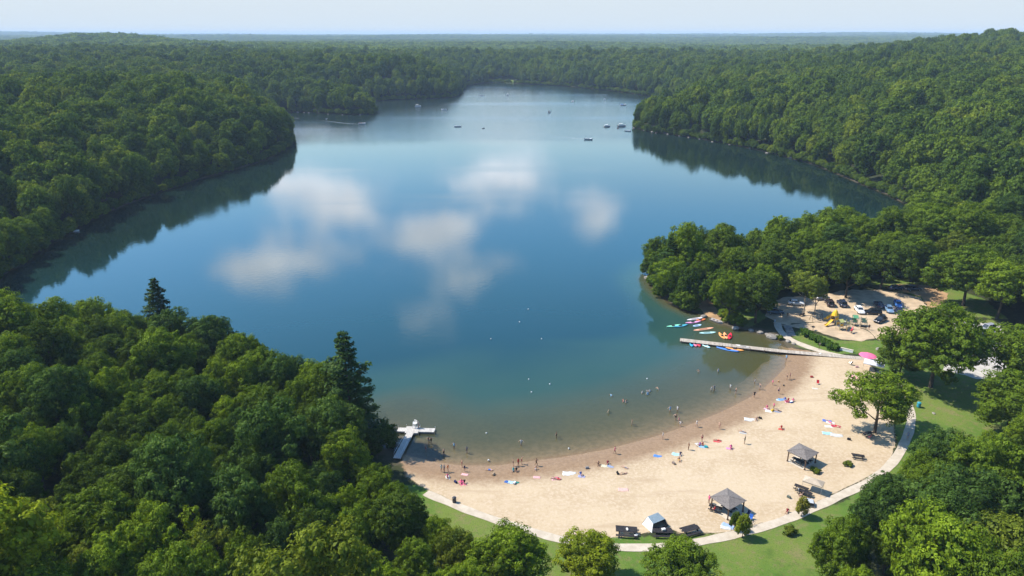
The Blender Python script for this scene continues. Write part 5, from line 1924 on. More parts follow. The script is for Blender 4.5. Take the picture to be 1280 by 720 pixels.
# ------------------------------------------------------------------ kayaks and boards
K = add_kayak
K(869, 398.5, 22, (.70, .66, .72), 'long pale lilac board moored nearest the shore by the kayaks', 4.6, 'paddle_board')
K(866.5, 403.5, 16, (.72, .33, .55), 'pink kayak with an orange end beside the pale lilac board', 3.9)
K(876, 400.5, 16, (.80, .20, .06), 'short orange kayak touching the end of the pink one', 2.4)
K(871.5, 407, 26, (.42, .62, .85), 'short light blue board below the pink kayak', 2.4, 'paddle_board')
K(842, 408, 20, (.25, .68, .46), 'mint green kayak farthest out from the shore', 3.6)
K(851, 408, 20, (.08, .38, .50), 'teal kayak between the mint green and pink kayaks', 3.6)
K(879.5, 411.5, 18, (.82, .40, .25), 'long salmon pink board above the dock', 5.2, 'paddle_board')
K(884.5, 416, 8, (.45, .74, .74), 'pale turquoise board alongside the salmon pink one', 3.9, 'paddle_board')
K(902.3, 420.5, 96, (.85, .34, .10), 'orange kayak, left one of the three pulled up beside the dock', 3.3)
K(907, 420.5, 84, (.85, .38, .16), 'orange kayak in the middle of the three beside the dock', 3.4)
K(912.5, 421, 68, (.72, .03, .06), 'red kayak at the right of the three beside the dock', 3.5)
K(864.5, 430.5, 80, (.03, .38, .62), 'bright blue kayak leaning on the dock near its outer end', 3.0)
K(869, 430.5, 84, (.75, .20, .30), 'pink-red kayak leaning on the dock beside the bright blue one', 2.9)
K(873, 430.5, 88, (.72, .05, .08), 'deep red kayak leaning on the dock, third from its outer end', 2.9)
K(880.5, 432, 118, (.50, .78, .80), 'pale aqua kayak lying against the dock right of the deep red one', 3.4)
K(890.5, 431.3, 158, (.70, .08, .07), 'red kayak lying along the near edge of the dock', 3.4)
K(909.5, 437.7, 152, (.07, .22, .60), 'long blue and white kayak afloat on the near side of the dock', 4.6)
K(917.5, 437.0, 152, (.85, .36, .08), 'orange kayak between the blue one and the dock', 4.0)
K(922.5, 430.0, 150, (.60, .55, .50), 'sand coloured board lying on the dock planks', 2.9, 'paddle_board', at=on_dock(16.5, 0.1, .56))
add_rowboat(895.5, 402, -52, (.42, .38, .36), 'old grey rowing boat pulled against the bank above the boards')

# ------------------------------------------------------------------ boats far out
MB_, PB_ = 'motor_boat', 'pontoon_boat'
WB = (.76, .76, .75)
for px, py, hd, kind, h, s_, lab, sc in [
        (758.7, 158.5, 20, PB_, WB, WB, 'white pontoon boat moored left of the boats by the right-hand point', 1.0),
        (777, 158, 4, PB_, WB, (.6, .6, .58), 'longest white pontoon boat beside the tip of the right-hand point', 1.25),
        (785, 164, -10, MB_, WB, GREY, 'small white motor boat nearest the shore rocks of the point', 1.0),
        (772.5, 160.5, 60, MB_, (.3, .12, .10), BLACK, 'small dark red boat tied between the two pontoon boats', .6),
        (735.7, 174.5, -8, MB_, WB, BLACK, 'white motor boat heading right, nearest of the boats in mid lake', 1.25),
        (686.7, 140.5, 80, PB_, WB, (.04, .04, .05), 'white boat with a black canopy alone in the middle of the far lake', 1.1),
        (779, 131.5, 15, MB_, WB, BLUE, 'white boat in the shaded cove behind the right-hand point', 1.5),
        (716, 127, 70, MB_, WB, WB, 'tiny pale boat far out, left of the shaded cove', 1.2),
        (756, 124.5, 80, MB_, WB, WB, 'tiny pale boat close to the far right shore', 1.2),
        (522.5, 133.5, 10, PB_, WB, WB, 'white pontoon boat in front of the far left headland', 1.25),
        (555, 137.5, 170, MB_, WB, BLACK, 'white boat right of the pontoon by the far left headland', 1.25),
        (572, 158.5, 190, MB_, WB, BLACK, 'white boat alone in the open water left of the lake centre', 1.2),
        (604.5, 160.5, 40, MB_, GREY, BLACK, 'tiny dark boat drifting near the lake centre', .55),
        (452.5, 155, 3, MB_, WB, (.5, .2, .15), 'white motor boat with a foamy wake below the small island of trees', 1.3),
        (408, 149, 80, MB_, (.5, .5, .5), GREY, 'small grey boat close to the shore of the small island of trees', .7),
        (634.5, 119, 85, PB_, WB, WB, 'pale boat near the clearing at the far end of the lake', 1.1),
        (602, 119.8, 5, MB_, WB, WB, 'pale boat with a streak of wake at the far end of the lake', 1.2),
        (93, 289.5, 20, MB_, WB, GREY, 'small white boat in the dark reflection along the left shore', .75)]:
    add_boat(px, py, hd, kind, h, s_, lab, sc * .82)


def wake_material():
    m, nt, nd, lk, b = nmat('wake_foam')
    nd.remove(b); out = [n for n in nd if n.type == 'OUTPUT_MATERIAL'][0]
    n = noise_node(nt, .9, 4)
    d = nd.new('ShaderNodeBsdfDiffuse'); d.inputs[0].default_value = (.7, .74, .76, 1)
    t = nd.new('ShaderNodeBsdfTransparent'); mx = nd.new('ShaderNodeMixShader')
    lk.new(math_node(nt, 'MULTIPLY', math_node(nt, 'MULTIPLY', attr(nt, 'fade').outputs['Fac'], smooth(nt, n.outputs[0], .38, .62)), .85), mx.inputs[0])
    lk.new(t.outputs[0], mx.inputs[1]); lk.new(d.outputs[0], mx.inputs[2]); lk.new(mx.outputs[0], out.inputs[0])
    return m


WAKE = wake_material()


def wake(pts, w0, w1, label):
    c = spline([np.array(G(*p)) for p in pts], 2.5)
    t = np.gradient(c, axis=0); t /= np.linalg.norm(t, axis=1)[:, None] + 1e-9
    nrm = np.stack([-t[:, 1], t[:, 0]], 1)
    co, fade = [], []
    for i, (p, n) in enumerate(zip(c, nrm)):
        f = i / (len(c) - 1); w = w0 + (w1 - w0) * f
        for k in (-1, 0, 1): co.append((p[0] + n[0] * w * k, p[1] + n[1] * w * k, .012)); fade.append((1 - f) ** 1.3 * (1 if k == 0 else .0))
    q = []
    for i in range(len(c) - 1):
        for k in (0, 1): q.append((i * 3 + k, i * 3 + k + 1, i * 3 + 4 + k, i * 3 + 3 + k))
    me = fast_mesh('wake', np.array(co), np.array(q)); fattr(me, 'fade', fade); me.materials.append(WAKE)
    tag(link('wake', me), label, 'wake', kind='stuff')


wake([(449, 155.2), (430, 154), (410, 151.5), (392, 149.5)], .9, 3.2, 'white foam streak trailing behind the boat below the small island')
wake([(732, 174), (715, 172.5), (690, 170)], .7, 2.5, 'faint foam streak trailing behind the mid-lake motor boat')
wake([(600, 119.9), (588, 120.2)], 1.0, 2.4, 'short foam streak behind the boat at the far end')
wake([(374, 148), (366, 147.8), (360, 147.6)], 1.5, 1.6, 'pale ripple streak by the cove beside the left headland')

# ------------------------------------------------------------------ rocks along the shores
for i, (px, py, s) in enumerate([(797, 161, 2.2), (803, 163.5, 1.8), (812, 165.5, 2.6), (822, 167, 1.6), (834, 168.5, 2.6), (845, 170.5, 1.6), (858, 172.5, 2.0), (872, 174.5, 1.6), (893, 178, 1.8), (912, 181.5, 2.2), (935, 186, 1.8), (962, 192, 2.0), (985, 198, 2.0)]):
    add_rock(px + RNG.uniform(-5, 5), py - .4, s * RNG.uniform(.35, .75), 'pale rock at the waterline along the right-hand wooded point', 'shore rocks of the right-hand point')
for i, (px, py, s) in enumerate([(372, 140.5, 2.6), (380, 141, 2.2), (386, 141.3, 2.4), (410, 143, 2.0), (428, 143.8, 1.8), (450, 143.8, 1.8)]):
    add_rock(px, py, s * .55, 'pale rock at the foot of the small island of trees', 'shore rocks of the small island')
for px, py, s, lab in [(964.5, 422, 1.7, 'largest pale rock in the shallows between dock and shaded steps'), (971, 421, 1.0, 'pale rock on the shore right of the largest shallows rock'), (985, 427, .9, 'brownish rock on the bank beside the walkway'), (992, 430, .7, 'small rock beside the walkway above the dock'),
                       (919.5, 411, 1.2, 'flat white rock under the yellow-green shrub at the waterline'), (880, 396, 1.1, 'pale rock between the lilac board and the rowing boat'), (809, 348, 1.3, 'lone rock at the tip of the small wooded point'), (950, 416, 1.0, 'pale rock under the dark bank tree'), (939, 413.5, .9, 'small rock left of the dark bank tree foot'),
                       (959, 418.5, .8, 'small grey rock close to the largest shallows rock'), (1098, 437, .9, 'grey boulder on the lawn beside the white wall'), (1167, 517, .45, 'pale stone lying on the lawn right of the teal barrel')]:
    add_rock(px, py, s, lab, None)

# ------------------------------------------------------------------ buoys
def add_buoy(px, py, label, r=.2):
    x, y = G(px, py)
    root = empty('buoy', (x, y, 0))
    MB().lathe([(.01, -.2), (r * .8, -.1), (r, .06), (r * .8, .2), (r * .35, .28), (.02, .3)], n=12).build('float', [WHITE], root, smooth=True)
    MB().tube([(0, 0, .28), (0, 0, .36)], .04, 6).build('ring', [DARKMETAL], root)
    return tag(root, label, 'buoy', 'swimming area buoys')


for px, py, lab in [(711, 561, 'white buoy closest to the sand, in the shallows'), (660.4, 386.7, 'white buoy farthest out from the beach'), (649.5, 402.7, 'white buoy just inside the farthest one'), (613.8, 423.8, 'white buoy farthest left of the outer buoys'), (677, 423.8, 'white buoy right of the outer left one'),
                    (661, 474.4, 'white buoy in the middle of the bay, upper of a close pair'), (687.4, 480.4, 'white buoy in the middle of the bay, right of the close pair'), (664.4, 490.4, 'white buoy in the middle of the bay, lower of a close pair'), (808.9, 473.8, 'white buoy behind the splashing swimmers'), (608, 541.7, 'white buoy in the teal shallows off the left beach')]:
    add_buoy(px, py, lab, .17)
# ------------------------------------------------------------------ people
A_ = add_person
# left beach and its shallows
A_('wade', 'trunks', 536, 553, .5, NAVY, 'dark-haired swimmer left of a pair deep in the water right of the pier')
A_('wade', 'suit', 539, 553.6, 3.5, BLACK, 'swimmer at right of the pair in the water right of the pier')
A_('wade', 'trunks', 532.5, 564, 2.0, RED, 'person in red trunks wading between the pier and the sand')
A_('stand', 'trunks', 555, 569, 1.0, BLACK, 'person in black trunks standing knee deep off the left sand')
A_('wade', 'suit', 567.6, 560, 2.8, LBLUE, 'wader in pale blue in the shallows, left of a person in grey')
A_('stand', 'shirt', 583.5, 565.5, .4, GREY, 'wader in a grey shirt off the left sand')
A_('wade', 'shirt', 651.5, 556, 3.0, WHT, 'wader in a white shirt off the middle of the left beach')
A_('wade', 'trunks', 695.6, 546, 1.2, BLACK, 'person in dark trunks wading alone left of the lake bend')
A_('stand', 'shirt', 551.8, 590, .8, (.55, .62, .55), 'adult in a pale shirt at the left end of the wet sand')
A_('stand', 'suit', 555.5, 590.5, 2.4, GREY, 'adult in grey beside the pale-shirted adult on the left sand')
A_('walk', 'suit', 560, 590, 4.2, ORG, 'person in an orange swimsuit on the left wet sand', s=.95)
A_('sit', 'suit', 559.5, 597, 3.3, PINK, 'person in pink sitting on a towel at the left end of the beach')
A_('stand', 'trunks', 577.6, 584, 2.0, (.30, .10, .10), 'tall person in maroon trunks at the waterline on the left beach')
A_('stand', 'suit', 580.7, 589.5, 3.6, NAVY, 'child in navy standing by the tall maroon-trunked person', s=.82)
A_('sit', 'shirt', 576.5, 604, 2.8, PINK, 'person in a pink shirt sitting left on the double towel')
A_('sit', 'shirt', 580.6, 604, 3.4, BLACK, 'person in a black shirt sitting right on the double towel')
A_('lie', 'trunks', 612, 588, 1.3, BLUE, 'person in blue trunks lying on the sand near the wet line')
A_('stand', 'trunks', 641.6, 583, 1.6, NAVY, 'person in navy trunks, left of three standing together at the water')
A_('stand', 'suit', 647.8, 582.5, 4.0, RED, 'person in a red swimsuit, middle of three standing at the water')
A_('reach', 'trunks', 652, 580.5, 4.8, (.35, .05, .08), 'person in dark red trunks, right of three standing at the water')
A_('sit', 'shirt', 641.5, 589, 2.6, TEAL, 'person in a teal shirt sitting below the standing three')
A_('sit', 'suit', 645.5, 589, 3.4, BLACK, 'person in black sitting right of the teal shirt')
A_('sit', 'trunks', 669.5, 587, 2.9, WHT, 'person in white shorts crouching near the water, right of the three')
A_('walk', 'trunks', 670.5, 582.5, 4.5, BLACK, 'person in black trunks walking right of the three')
A_('lie', 'suit', 694, 598, 1.7, PINK, 'sunbather in pink lying on the sand mid left')
A_('lie', 'suit', 697, 599.5, 1.5, RED, 'sunbather in red next to the pink sunbather mid left')
# middle
A_('wade', 'suit', 761, 516, 1.0, (.35, .36, .2), 'wader in olive alone in the middle of the bay')
A_('wade', 'shirt', 764, 495, 2.0, LBLUE, 'swimmer in light blue farthest out in the middle of the bay')
A_('wade', 'suit', 779, 502, 1.5, RED, 'swimmer in red at left of a pair in the bay')
A_('wade', 'trunks', 782.5, 502.8, 3.9, WHT, 'swimmer in white at right of the pair with red')
A_('stand', 'trunks', 790, 530.5, 1.3, (.5, .42, .3), 'wader in tan trunks standing alone near the shore bend')
for px, py, c, n in [(803, 491, WHT, 'swimmer in white at the left of the splashing group'), (809, 490, GREY, 'swimmer in grey at the back of the splashing group'), (812.5, 489.5, WHT, 'swimmer in white at the right of the splashing group'), (809.5, 493, LBLUE, 'swimmer in light blue at the front of the splashing group')]:
    A_('wade', 'shirt', px, py, RNG.uniform(0, 6), c, n)
A_('wade', 'trunks', 821.7, 486.5, 2.0, TEAL, 'swimmer in teal just right of the splashing group')
A_('wade', 'suit', 837.5, 514, .3, LBLUE, 'pale swimmer low in the water near the shore bend')
A_('stand', 'shirt', 846.7, 514, 2.2, WHT, 'person in a white shirt standing in shallow water, back of a line of four')
A_('wade', 'trunks', 844.5, 524.5, 3.0, BLACK, 'person in black trunks in shallow water, left of the line of four')
A_('wade', 'suit', 848.5, 527, 1.0, PINK, 'child in pink paddling beside the black-trunked wader', s=.75)
A_('wade', 'shirt', 850.2, 533, 2.4, WHT, 'child in a white shirt nearest the sand in the line of four', s=.8)
A_('stand', 'shirt', 828.3, 549, 1.2, WHT, 'person in a white top standing on the wet sand at the bend')
A_('walk', 'suit', 768.3, 567.5, 4.6, PINK, 'person in a pink swimsuit walking along the wet sand')
A_('sit', 'trunks', 747.8, 581, 3.0, BLACK, 'person in dark trunks sitting on bare sand left of the dark red shirt')
A_('sit', 'shirt', 759.5, 580, 2.6, (.25, .02, .05), 'person in a dark red shirt sitting mid beach')
A_('sit', 'shirt', 726, 594, 3.5, BLUE, 'person in a blue shirt sitting right of the white towel')
A_('lie', 'suit', 781.5, 585, .9, GREY, 'sunbather in grey lying on the middle sand')
A_('lie', 'trunks', 779.5, 592.5, 1.9, (.4, .3, .2), 'sunbather in tan trunks lying lower on the middle sand')
A_('sit', 'shirt', 850.5, 569, 2.7, NAVY, 'person in a navy shirt sitting by the light blue towel')
A_('sit', 'trunks', 848.5, 576, 3.2, YEL, 'person in yellow trunks sitting below the light blue towel')
A_('stand', 'trunks', 860.5, 562.5, 1.8, (.45, .3, .2), 'person in tan trunks standing left of the family group')
A_('stand', 'trunks', 877.2, 552, 2.6, (.3, .03, .05), 'person in dark red trunks standing behind the family group')
A_('sit', 'suit', 874.5, 557, 2.0, PURP, 'person in purple sitting at left of the family group')
A_('sit', 'shirt', 878.5, 557, 3.6, RED, 'person in a red shirt sitting at right of the family group')
A_('lie', 'suit', 897, 551, 1.4, RED, 'sunbather in bright red lying on the sand past the family group')
A_('sit', 'shirt', 913.5, 560.5, 3.0, (.70, .05, .32), 'person in a magenta shirt sitting alone mid beach')
A_('reach', 'shirt', 930.5, 555, 1.0, (.05, .07, .03), 'person in dark green standing with an arm raised on open sand')
A_('stand', 'suit', 899, 553.5 - 17, 2.2, (.55, .35, .25), 'person in a tan swimsuit on the damp sand above the red sunbather')
A_('walk', 'shirt', 870.5, 534, 1.5, WHT, 'person in white walking through the edge of the water at the bend')
# right
A_('wade', 'trunks', 873, 464.5, 2.0, WHT, 'lone swimmer off the dock, outer left')
A_('wade', 'suit', 897.5, 464.5, 4.0, LBLUE, 'swimmer in light blue off the dock')
A_('wade', 'shirt', 889, 488.5, 1.0, WHT, 'swimmer in white, left of a pair off the right sand')
A_('wade', 'shirt', 892.5, 487, 3.4, GREY, 'swimmer in grey, right of a pair off the right sand')
A_('stand', 'shirt', 913, 486.5, 2.4, (.6, .6, .55), 'wader in a pale shirt in front of the brown shallows')
A_('stand', 'trunks', 919.8, 491.5, 1.6, BLACK, 'wader in black trunks in front of the brown shallows')
A_('wade', 'suit', 943.5, 479, .8, WHT, 'wader in white in the brown shallows, upper of two', s=.85)
A_('wade', 'trunks', 949.5, 487, 5.0, GREY, 'wader in grey at the brown shallows edge, right of two')
A_('stand', 'shirt', 942.5, 497.5, 2.8, BLACK, 'person in black at the waterline on the right sand')
A_('stand', 'suit', 965.6, 481.5, 2.0, PINK, 'child in pink at the waterline below the dock', s=.8)
A_('stand', 'trunks', 972.8, 492.5, 2.6, NAVY, 'tall person in navy trunks standing on the right wet sand')
A_('stand', 'trunks', 983.5, 475, 1.4, BLACK, 'person in black trunks, left of a couple on the right wet sand')
A_('stand', 'suit', 987, 474, 4.2, (.3, .1, .12), 'person in dark red, right of a couple on the right wet sand')
A_('stand', 'shirt', 982.6, 451, 2.6, LBLUE, 'person in a light blue shirt beside the dock on the sand')
A_('sit', 'shirt', 981, 500.5, 2.9, BLUE, 'person in a blue shirt sitting on the blue towel by the right group')
A_('sit', 'suit', 985.5, 501.5, 3.4, RED, 'person in red sitting in the middle of the right towel group')
A_('sit', 'suit', 991, 501.8, 2.4, PINK, 'person in pink at the right end of the right towel group')
A_('sit', 'shirt', 958.8, 510.5, 3.1, (.7, .12, .25), 'person in a rose shirt sitting at left of the central towels')
A_('stand', 'suit', 967, 511, 2.0, PINK, 'person in pink standing behind the central towels', s=.85)
A_('lie', 'suit', 972.5, 514, 1.2, BLACK, 'sunbather in black at the right of the central towels')
A_('sit', 'trunks', 945.5, 525, 2.7, NAVY, 'person in navy trunks sitting at right of the white towel')
A_('lie', 'suit', 928, 540, 1.1, GREY, 'sunbather in grey alone on the sand between two towel groups')
A_('sit', 'suit', 976.7, 536, 3.2, RED, 'person in bright red sitting alone on the right sand')
A_('lie', 'suit', 1036.5, 528, .4, PINK, 'sunbather in pink on the striped towels at the right')
A_('lie', 'trunks', 1045, 533, .5, RED, 'sunbather in red trunks at the right end of the towel row')
A_('sit', 'shirt', 984, 640.5, 2.4, (.25, .02, .04), 'person in a maroon shirt sitting near the path by the awning')
A_('chair', 'shirt', 0, 0, r1 + 1.57, RED, 'person in a red shirt sitting at the table left of the left shelter', 'people at the tables', at=gp(893, 640) + Vector((0, 0, -.03)))
A_('stand', 'shirt', 886, 629, 2.0, PINK, 'person in a pink shirt standing at the left post of the left shelter', 'people at the tables')
A_('chair', 'shirt', 0, 0, 3.8, WHT, 'person in a white shirt seated by the table near the awning', 'people at the tables', at=gp(998, 616.5) + Vector((0, 0, -.03)))
A_('chair', 'shirt', 0, 0, .8, BLACK, 'person in a black shirt seated by the table near the awning', 'people at the tables', at=gp(1003, 622.5) + Vector((0, 0, -.03)))
A_('stand', 'shirt', 1013.5, 579, 3.0, WHT, 'person in a white shirt standing in the shade under the right shelter', 'people at the tables')
A_('stand', 'shirt', 984, 397.5, 2.6, (.10, .06, .04), 'person in brown walking across the dirt left of the playground', 'people by the playground')
A_('stand', 'shirt', 1086, 412.5, 2.0, BLACK, 'person in black standing at the right edge of the playground', 'people by the playground')
A_('stand', 'shirt', 1058, 414.5, 1.0, YEL, 'child in a yellow shirt by the olive climbing frame', 'people by the playground', s=.75)
A_('stand', 'shirt', 968, 405.5, 1.0, LBLUE, 'person in pale blue standing in the shade left of the stone steps', 'people by the playground')
A_('stand', 'shirt', 1134, 549, 2.0, (.30, .36, .45), 'person in grey-blue on the shaded path right of the lone tree', 'people by the playground')

# ------------------------------------------------------------------ towels, bags, balls
T_ = add_towel
for px, py, rz, c, lab, s in [
        (559.7, 597.5, .2, WHT, 'white towel under the person in pink at the left end', 1.1), (578.6, 605, .4, PINK, 'pink double towel at the left end of the beach', 1.5), (581, 593.5, 1.3, (.80, .45, .45), 'pale pink towel below the tall maroon-trunked person', 1.0),
        (635, 603, 1.1, (.05, .14, .42), 'dark blue towel, left of a row of three', 1.0), (640, 603.5, 1.3, (.45, .62, .78), 'pale blue towel, middle of a row of three', 1.1), (645, 603.2, 1.2, (.04, .22, .18), 'dark green towel, right of a row of three', .9),
        (671, 597, 1.4, (.80, .42, .42), 'faded pink towel on the left sand', 1.0), (695.6, 599, 1.6, (.82, .50, .52), 'rose towel under the pink sunbather mid left', 1.3), (711.5, 592.5, 1.5, WHT, 'large white towel mid left', 1.9), (727, 596, 1.3, (.35, .38, .62), 'lavender blue towel under the blue shirt', 1.0),
        (763, 583.5, .9, (.3, .36, .5), 'slate blue towel beside the dark red shirt', 1.0), (757, 583, 1.4, (.66, .62, .45), 'cream towel left of the slate blue one', 1.2), (779, 612.5, 1.5, (.75, .46, .40), 'faint pink towel alone in the empty middle sand', 1.4), (822, 570.5, 1.2, (.10, .25, .62), 'blue towel alone, left of the light blue one', 1.2), (846, 568.5, 1.1, (.40, .68, .80), 'light blue towel by the navy shirt', 1.4),
        (879, 559, 1.1, (.30, .50, .72), 'blue towel in the family group', 1.2), (873, 556.5, .4, WHT, 'white towel in the family group', 1.1), (897, 552, 1.3, (.70, .12, .12), 'red towel under the bright red sunbather', 1.2), (912, 561, 1.4, (.75, .30, .5), 'magenta towel under the lone seated person', 1.0),
        (978, 499.8, 1.4, (.18, .34, .58), 'blue towel at the left of the right towel group', 1.4), (974.5, 500.5, 1.3, (.50, .64, .72), 'pale grey-blue towel at the far left of the right towel group', 1.1), (986.5, 502.5, 1.5, (.80, .42, .46), 'pink towel in the right towel group', 1.5), (962, 514.5, 1.2, (.75, .76, .72), 'white towel at the front of the central towels', 1.3), (958.5, 512, .8, (.70, .45, .52), 'pink towel at the left of the central towels', 1.0), (972.5, 515, 1.2, (.3, .34, .44), 'grey towel under the black sunbather', 1.1),
        (938, 525, 1.3, WHT, 'big white towel left of the navy trunks', 1.9), (929, 541.5, 1.0, (.5, .5, .48), 'grey towel under the lone grey sunbather', 1.1), (976.8, 537, 1.2, (.70, .10, .08), 'red towel under the lone bright red person', .9),
        (1034, 526.5, 1.2, (.12, .20, .55), 'deep blue towel at the left of the right towel row', 1.4), (1038.5, 529, 1.2, (.78, .74, .76), 'white towel in the right towel row', 1.3), (1045, 533, 1.2, (.50, .05, .10), 'crimson towel at the right of the right towel row', 1.4), (1036, 533.5, 1.4, (.74, .74, .66), 'cream towel below the right towel row', 1.2),
        (1034.5, 542, 1.4, (.36, .66, .85), 'sky blue towel lowest on the right sand', 1.5), (1046, 544.5, 1.25, WHT, 'long white towel right of the sky blue one', 1.8), (1019, 486, 1.4, (.68, .62, .52), 'beige towel below the small red beach chair', 1.0), (910, 657.5, 1.0, (.35, .48, .75), 'blue towel by the near corner of the left shelter', 1.5), (907.5, 660, 1.3, WHT, 'white towel by the near corner of the left shelter', 1.3), (1068, 471.5, .6, (.80, .36, .36), 'coral towel at the left edge of the lone beach tree', 1.4)]:
    T_(px, py, rz, c, lab, s)
for px, py, c, lab in [(569.6, 603.5, NAVY, 'dark bag on the sand left of the pink double towel'), (617, 594, (.4, .3, .2), 'small tan bag on the left sand'), (734, 586, GREY, 'small grey bag on the sand right of the blue shirt'), (772, 592.5, BLACK, 'black bag on the middle sand'), (842, 580, (.2, .16, .14), 'brown bag left of the yellow trunks'), (950, 523.5, BLACK, 'black bag right of the white towel'),
                       (984, 503, (.35, .06, .1), 'maroon bag in the right towel group'), (882.5, 559.5, TEAL, 'teal bag at the right of the family group'), (912.5, 655.5, NAVY, 'navy bag on the blue towel by the left shelter'), (986, 622.5, (.1, .12, .1), 'dark bag on the sand left of the awning'), (1061, 550, BLACK, 'black bag on the sand left of the lone tree shade'), (1014.5, 472, (.35, .04, .04), 'dark red bag alone on the upper sand'), (965.5, 514, YEL, 'yellow bag at the central towels'), (1071, 459.5, (.5, .3, .3), 'rosy bag near the canopy tent')]:
    add_bag(px, py, c, lab, 1.25)
for px, py, c, lab in [(973, 477.5, (.45, .25, .1), 'brown ball on the wet sand near the dock'), (979.5, 482.5, BLACK, 'dark ball on the wet sand above the tall navy-trunked person'), (610.7, 576.5, WHT, 'white ball at the water edge on the left')]:
    add_ball(px, py, c, lab)
add_cooler(989, 503.5, BLUE, 'blue cooler at the right end of the right towel group')
add_cooler(643, 605, WHT, 'white cooler behind the row of three towels', 1.0)
add_cooler(1025, 443.5, WHT, 'white cooler at the landward end of the dock', .4)
# ------------------------------------------------------------------ light, sky, haze
SUN_EL = math.radians(51)
SUN_AZ = Vector((-0.95, 0.28)).normalized()       # toward the sun: left and beyond the lake
sun = bpy.data.lights.new('sun', 'SUN')
sun.energy, sun.angle, sun.color = 4.9, math.radians(0.53), (1.0, 0.94, 0.83)
so = bpy.data.objects.new('sun', sun); C.objects.link(so)
to_sun = Vector((SUN_AZ.x * math.cos(SUN_EL), SUN_AZ.y * math.cos(SUN_EL), math.sin(SUN_EL)))
so.rotation_euler = to_sun.to_track_quat('Z', 'Y').to_euler()
so.location = to_sun * 300

w = bpy.data.worlds.new('World'); SC.world = w; w.use_nodes = True
nt = w.node_tree; nd, lk = nt.nodes, nt.links
bg = nd['Background']
sky = nd.new('ShaderNodeTexSky'); sky.sky_type = 'NISHITA'; sky.sun_disc = False
sky.sun_elevation = SUN_EL; sky.sun_rotation = math.atan2(SUN_AZ.x, SUN_AZ.y)
sky.altitude = 200; sky.air_density = 1.0; sky.dust_density = 0.3; sky.ozone_density = 1.6
tc = nd.new('ShaderNodeTexCoord')
sp = nd.new('ShaderNodeSeparateXYZ'); lk.new(tc.outputs['Generated'], sp.inputs[0])
yy = math_node(nt, 'MAXIMUM', sp.outputs[1], 0.02)
U = math_node(nt, 'DIVIDE', sp.outputs[0], yy)
V = math_node(nt, 'DIVIDE', sp.outputs[2], yy)
cb = nd.new('ShaderNodeCombineXYZ'); lk.new(U, cb.inputs[0]); lk.new(V, cb.inputs[1])
mp = nd.new('ShaderNodeMapping'); mp.inputs['Scale'].default_value = (1, 2.1, 1); lk.new(cb.outputs[0], mp.inputs[0])
cn = noise_node(nt, 9.0, 8, vec=mp.outputs[0], rough=0.62)
tot = None
for px, py, rx, ry, amp in [(395, 240, 58, 26, .95), (345, 228, 40, 14, .5), (430, 262, 30, 16, .6), (360, 318, 62, 22, .85), (320, 345, 40, 20, .8), (632, 222, 60, 32, 1.05), (522, 292, 52, 20, .95), (565, 282, 30, 14, .5), (748, 270, 27, 20, 1.1), (556, 345, 40, 26, .42), (545, 395, 44, 36, .6), (622, 325, 40, 16, .45)]:
    x, y = G(px, py); u, v = x / y, CAM_H / y
    u2, v2 = G(px + rx, py)[0] / G(px + rx, py)[1], 0
    su = abs(u2 - u); ya, yb = G(px, py + ry)[1], G(px, py - ry)[1]
    sv = (CAM_H / ya - CAM_H / yb) / 2
    du = math_node(nt, 'MULTIPLY', math_node(nt, 'SUBTRACT', U, u), 0.79 / su)
    dv = math_node(nt, 'MULTIPLY', math_node(nt, 'SUBTRACT', V, v), 0.77 / sv)
    e = math_node(nt, 'MULTIPLY', math_node(nt, 'ADD', math_node(nt, 'MULTIPLY', du, du), math_node(nt, 'MULTIPLY', dv, dv)), -0.8)
    g = math_node(nt, 'MULTIPLY', math_node(nt, 'POWER', 2.718, e), amp)
    tot = g if tot is None else math_node(nt, 'ADD', tot, g)
cl = math_node(nt, 'ADD', tot, math_node(nt, 'MULTIPLY', math_node(nt, 'MULTIPLY_ADD', cn.outputs[0], 2.6, -1.3), math_node(nt, 'MULTIPLY', tot, 2.2, clamp=True)))
mask = smooth(nt, cl, 0.28, 1.36)
shade = smooth(nt, noise_node(nt, 12.0, 4, vec=mp.outputs[0]).outputs[0], 0.3, 0.7)
cloud = mixc(nt, shade, (15.5, 16.6, 18.4), (20.0, 20.9, 22.2))
EL = sp.outputs[2]
pale = mixc(nt, smooth(nt, math_node(nt, 'ADD', EL, math_node(nt, 'MULTIPLY_ADD', cn.outputs[0], 0.05, -0.025)), 0.26, 0.02), sky.outputs[0], (4.25, 4.8, 5.25))
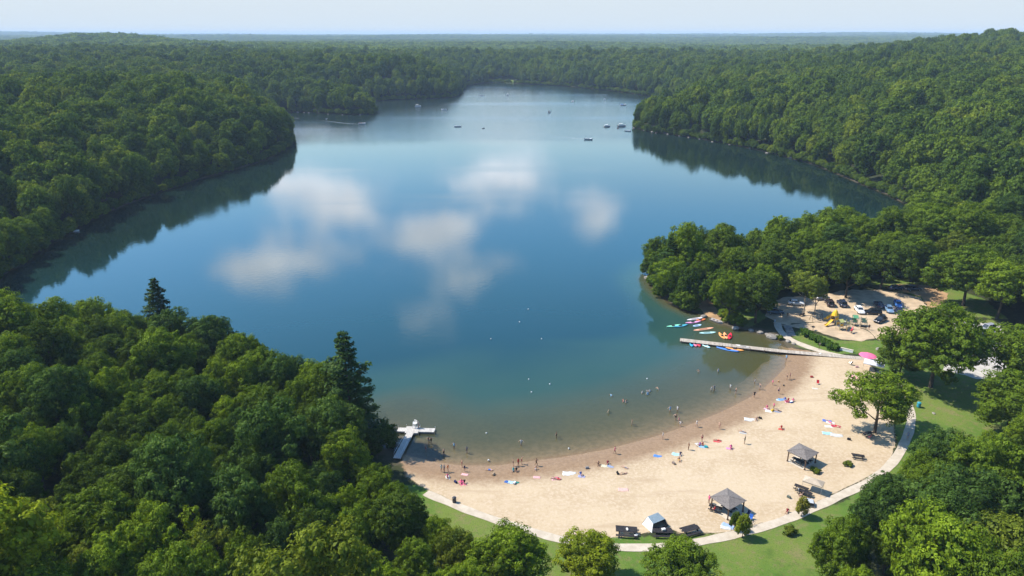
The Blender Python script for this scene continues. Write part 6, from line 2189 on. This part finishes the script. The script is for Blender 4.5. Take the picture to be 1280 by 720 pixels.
pale = mixc(nt, smooth(nt, EL, 0.10, 0.30), pale, mixc(nt, 1.0, pale, (0.80, 1.20, 1.50), 'MULTIPLY'))
band = math_node(nt, 'MULTIPLY', math_node(nt, 'MULTIPLY', smooth(nt, EL, 0.05, 0.14), smooth(nt, EL, 0.60, 0.30)), smooth(nt, sp.outputs[1], 0.3, 0.85))
base = mixc(nt, band, pale, mixc(nt, 1.0, pale, (2.0, 2.2, 2.0), 'MULTIPLY'))
fin = mixc(nt, mask, base, cloud)
lk.new(fin, bg.inputs['Color'])
bg.inputs['Strength'].default_value = 0.105

hz = MB()
ztop, zbot = max(float(TZ.max()) + 24, CAM_H + 6), float(TZ.min()) - 1.0
hz.box((0, 7750, (ztop + zbot) / 2), (2 * max(abs(XS[0]), XS[-1]) + 200, YS[-1] - YS[0] + 2200, ztop - zbot)) 
m = bpy.data.materials.new('haze'); m.use_nodes = True
nt2 = m.node_tree
for n in list(nt2.nodes):
    if n.type != 'OUTPUT_MATERIAL': nt2.nodes.remove(n)
pv = nt2.nodes.new('ShaderNodeVolumePrincipled')
pv.inputs['Color'].default_value = (0.62, 0.80, 1.0, 1)
pv.inputs['Density'].default_value = 1.0e-4
pv.inputs['Anisotropy'].default_value = 0.0
nt2.links.new(pv.outputs[0], [n for n in nt2.nodes if n.type == 'OUTPUT_MATERIAL'][0].inputs['Volume'])
HAZE = True
if HAZE: tag(hz.build('haze', m), kind='stuff')

SC.render.engine = 'CYCLES'
SC.view_settings.view_transform = 'Standard'
SC.view_settings.look = 'None'
SC.view_settings.exposure = 0.68
SC.view_settings.gamma = 1.0
cy = SC.cycles
cy.max_bounces, cy.diffuse_bounces, cy.glossy_bounces, cy.transmission_bounces, cy.transparent_max_bounces, cy.volume_bounces = 6, 2, 2, 4, 8, 0
cy.use_denoising = True
cy.denoiser = 'OPENIMAGEDENOISE'
cy.denoising_prefilter = 'ACCURATE'
cy.use_adaptive_sampling = False
cy.caustics_reflective = cy.caustics_refractive = False
